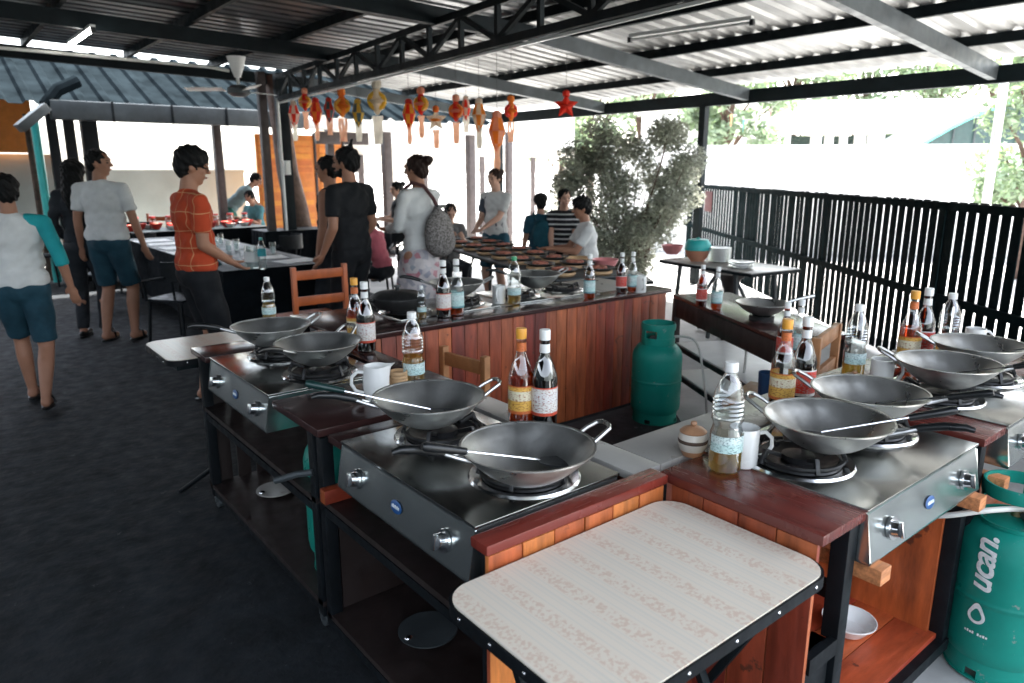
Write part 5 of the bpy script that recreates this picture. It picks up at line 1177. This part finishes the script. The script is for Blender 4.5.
# ---------------------------------------------------------------- fence of dark vertical slats
fa=at(689,184,1.37); fb=at(1024,209,1.37); fa.z=fb.z=0; d=(fb-fa).normalized(); fe=fb+d*3.5; L_=(fe-fa).length
t=thing('slat_fence','dark green black fence of vertical wooden slats with two rails','fence',fa,math.atan2(d.y,d.x))
x=0;i=0
while x<L_:
    w=.088; far=x<2.6
    MB().box(x,x+w,-.005,.005,.03,1.38+.012*random.random(),.001).build('slat','fence_wood',t,smooth=False)
    x+=w+(.05 if far else random.choice((.026,.034,.02,.04,.026)) if x<L_-6.4 else random.choice((.034,.024,.028,.036))); i+=1
for z in(.62,1.32): MB().box(-.05,L_,-.05,-.014,z,z+.06,.003).build('rail','fence_wood',t,smooth=False)
for k in range(5): MB().box(k*2.6,k*2.6+.05,.02,.06,0,1.36,.003).build('post','black_frame',t,smooth=False)
o=thing('cloth_rag','dark red rag hung over the far end of the fence','cloth',fa+d*1.2,math.atan2(d.y,d.x)); MB().box(0,.42,-.028,-.022,.95,1.28,.002).build('cloth','strap',o)
# ---------------------------------------------------------------- vegetation
def leaves(mb,centers,n,size,seed=1):
    rd=random.Random(seed)
    for i in range(n):
        c,r=rd.choice(centers); u=Vector((rd.gauss(0,1),rd.gauss(0,1),rd.gauss(0,1))).normalized()*(rd.random()**.45)
        p=Vector(c)+Vector((u.x*r[0],u.y*r[1],u.z*r[2])); s=size*rd.uniform(.6,1.5)
        a=Vector((rd.gauss(0,1),rd.gauss(0,1),rd.gauss(0,.7))).normalized(); b_=a.cross(Vector((rd.gauss(0,1),rd.gauss(0,1),rd.gauss(0,1)))).normalized()
        mb.bm.faces.new([mb.bm.verts.new(q_) for q_ in(p-a*s,p+b_*s*.42,p+a*s,p-b_*s*.42)])
bc=at(626,290,0); t=thing('leafy_bush','tall grey green leafy bush with thin stems standing behind the tables','bush',(bc.x,bc.y,0)); vx=Vector((math.sin(AZ),-math.cos(AZ),0))
def bp(r,f,z): return (vx.x*r+math.cos(AZ)*f, vx.y*r+math.sin(AZ)*f, z)
cs=[]; rd=random.Random(5); b=MB()
for i in range(46):
    r=rd.uniform(-.9,.78); f=rd.uniform(-.4,.4); z=rd.uniform(.4,2.2)
    if z<1.0: r*=.6
    if z>1.9: r=r*.6+.08
    cs.append((bp(r,f,z),(.27,.27,.22)))
    b.tube([bp(r*.25,f*.4,0),bp(r*.4,f*.5,z*.45),bp(r*.8,f*.9,z*.8),bp(r,f,z)],[.014,.011,.008,.004],5)
b.build('stems','bark',t); b=MB(); leaves(b,cs,42000,.025,3); b.build('foliage','leaf_bush',t,smooth=False)
def tree(loc,h,rad,label,seed,m='leaf_tree',n=6000,size=.09,name='broadleaf_tree',base=.35):
    rd=random.Random(seed); t=thing(name,label,'tree',loc); b=MB(); b.tube([(0,0,0),(.05,0,h*.3),(-.05,.05,h*.6),(0,0,h*.85)],[.16,.13,.09,.03],9); cs=[]
    for i in range(22):
        a=rd.uniform(0,6.28);z=h*rd.uniform(base,1.0);q=rad*(1-abs(z/h-.68)*1.0)*rd.uniform(.3,1); c=(q*math.cos(a),q*math.sin(a),z); cs.append((c,(rad*.3,rad*.3,rad*.22))); b.tube([(0,0,z*.6),(c[0]*.5,c[1]*.5,z*.85),c],[.05,.03,.01],6)
    b.build('trunk','bark',t); q=MB(); leaves(q,cs,n,size,seed); q.build('crown',m,t,smooth=False)
for px,d_,h_,r_,l,sd in((725,19,4.6,1.6,'tree behind the fence nearest the roof post',1),(790,24,6.5,2.4,'tree beyond the white building, left of centre over the wall',2),(860,25,6.6,2.3,'tree peeking over the white building roof, second from left',3),(925,24,6.6,2.4,'tree behind the curved green roof',4),(985,26,7.2,2.6,'tall tree right of the curved green roof',5)):
    p=atd(px,168,d_); tree((p.x,p.y,0),h_,r_,l,sd)
p=atd(1035,168,11); tree((p.x,p.y,0),3.6,1.35,'pale leafed tree at the right edge beside the white pole',8,n=5000,size=.06)
for k,(px,d_) in enumerate(((640,26),(590,28),(560,30))): p=atd(px,168,d_); tree((p.x,p.y,0),6.0,2.4,('tree behind the right side of the bush','tree behind the middle of the bush','tree behind the left side of the bush')[k],20+k)
# ---------------------------------------------------------------- outside right: white wall, white building, curved green roof, pole
def obox(pxa,pxb,dist_a,dist_b,z0,z1,th,m,n,parent,root):
    A=atd(pxa,168,dist_a);B=atd(pxb,168,dist_b); A.z=B.z=0; d=(B-A); L_=d.length; m_=Matrix.Translation(A)@Matrix.Rotation(math.atan2(d.y,d.x),4,'Z')
    mb=MB(); mb.box(0,L_,0,th,z0,z1); bmesh.ops.transform(mb.bm,matrix=m_,verts=mb.bm.verts); return bw(mb,n,m,parent,root=root,smooth=False),m_,L_
r0=atd(900,168,15); r0.z=0; t=thing('boundary_wall','long white painted boundary wall beyond the slat fence','wall',r0)
obox(600,1300,15,13,0,2.02,.2,'white_wall','wall',t,t); obox(600,1300,14.97,12.97,2.022,2.09,.26,'white_wall','coping',t,t)
r0=atd(850,168,22); r0.z=0; t=thing('white_building','long low white building with a row of dark openings beyond the wall','building',r0)
o,m_,LL=obox(640,1010,22,20.5,0,2.15,.25,'white_wall','lower_wall',t,t)
def mbx(n,m,x0,x1,y0,y1,z0,z1):
    mb=MB(); mb.box(x0,x1,y0,y1,z0,z1); bmesh.ops.transform(mb.bm,matrix=m_,verts=mb.bm.verts); bw(mb,n,m,t,root=t,smooth=False)
mbx('upper_wall','white_wall',0,LL,0,.25,2.62,3.4); mbx('roof','white_wall',-.2,LL+.2,-.3,4,3.402,3.5)
mbx('rear_wall','window_dark',0,LL,1.2,1.3,2.151,2.618)
mi=m_.inverted()
def wx(px):
    r,f=ray(px,145); o_=mi@Vector((0,0,CH)); q_=mi@(Vector((0,0,CH))+r); dd_=q_-o_; return o_.x+dd_.x*(-o_.y/dd_.y)
xs=[0]+[wx(k) for k in(790,812,821,826,833,841,847,856,865,869,875,878,884,916)]+[LL]
for i in range(0,len(xs)-1,2): mbx('pillar','white_wall',xs[i],xs[i+1],.002,.248,2.152,2.618)
# curved roof
A=atd(962,168,17.5); A.z=0; t=thing('curved_shed','shed with an arched dark green roof and turquoise edge trim','building',A); b=MB(); n=20; W=3.0
rv=vx; fv=Vector((math.cos(AZ),math.sin(AZ),0))
def ar(u,f,off=0): 
    r=-1.15+3.3*u; z=2.12+off+1.05*math.sin(min(1,u*1.0)*math.pi*.62); return A+rv*r+fv*f+Vector((0,0,z))
V=[[b.bm.verts.new(ar(k/n,f)) for k in range(n+1)] for f in(0,2.5)]
for k in range(n): b.bm.faces.new((V[0][k],V[0][k+1],V[1][k+1],V[1][k]))
W_=[b.bm.verts.new((v.co.x,v.co.y,2.05)) for v in V[0]]
for k in range(n): b.bm.faces.new((W_[k],W_[k+1],V[0][k+1],V[0][k]))
bw(b,'roof','green_roof',t,smooth=False)
b=MB(); b.tube([ar(k/n,-.05,.03) for k in range(n+1)],.05,8); bw(b,'edge_trim','green_trim',t)
b=MB()
for k in range(2,n,3): q_=ar(k/n,-.03); b.bar(q_,(q_.x,q_.y,2.1),.03,.03)
bw(b,'ribs','grey_steel',t); bw(MB().box(A.x-1.2,A.x+1.2,A.y+1.2,A.y+2.2,0,2.1),'wall','white_wall',t,smooth=False)
p=at_x(994,150,9.3); o=MB().cyl((p.x,p.y,0),(p.x,p.y,4.5),.045).build('flag_pole','white_plastic'); tag(o,'white round pole standing just behind the fence on the right','pole')
t=thing('bunting','string of small faded triangular pennants by the roof post','bunting',(8.9,6.3,2.1))
b=MB(); pts=[(0,-.1*i,.35-.09*i+.012*i*i) for i in range(10)]; b.tube(pts,.004,5); b.build('cord','hose',t)
for i in range(1,9,2):
    b=MB(); x,y,z=pts[i]; b.prism([(0,0),(.12,0),(.06,-.17)],-.001,.001,Matrix.Translation((x,y,z))@Matrix.Rotation(R(90),4,'X')@Matrix.Rotation(R(50),4,'Y')); b.build('pennant',['lan_peach','teal_plastic','lan_white','pink_plastic'][i//2],t)
# ---------------------------------------------------------------- light
w=bpy.data.worlds.new('World'); scene.world=w; w.use_nodes=True; nt=w.node_tree; bg=nt.nodes['Background']; sky=nt.nodes.new('ShaderNodeTexSky'); sky.sky_type='NISHITA'; sky.sun_disc=False
SEL,SAZ=R(58),R(15)   # azimuth measured from +X towards +Y
sky.sun_elevation=SEL; sky.sun_rotation=math.pi/2-SAZ; sky.dust_density=3; sky.air_density=1.2
hs=nt.nodes.new('ShaderNodeHueSaturation'); hs.inputs['Saturation'].default_value=.45; nt.links.new(sky.outputs[0],hs.inputs['Color']); nt.links.new(hs.outputs[0],bg.inputs[0]); bg.inputs[1].default_value=.15
sl=bpy.data.lights.new('sun','SUN'); sl.energy=4.5; sl.angle=R(.5); sl.color=(1,.95,.88); so=bpy.data.objects.new('sun',sl); col.objects.link(so)
dv=Vector((math.cos(SEL)*math.cos(SAZ),math.cos(SEL)*math.sin(SAZ),math.sin(SEL))); so.rotation_euler=(-dv).to_track_quat('-Z','Y').to_euler(); so.location=(20,5,20)
vs=scene.view_settings; scene.display_settings.display_device='sRGB'; vs.view_transform='Standard'; vs.look='None'; vs.exposure=3.25; vs.gamma=1; vs.use_curve_mapping=False
cy=scene.cycles; cy.max_bounces=12; cy.transparent_max_bounces=24; cy.diffuse_bounces=5; cy.glossy_bounces=4; cy.use_denoising=True; cy.caustics_reflective=False; cy.caustics_refractive=False; cy.sample_clamp_indirect=6
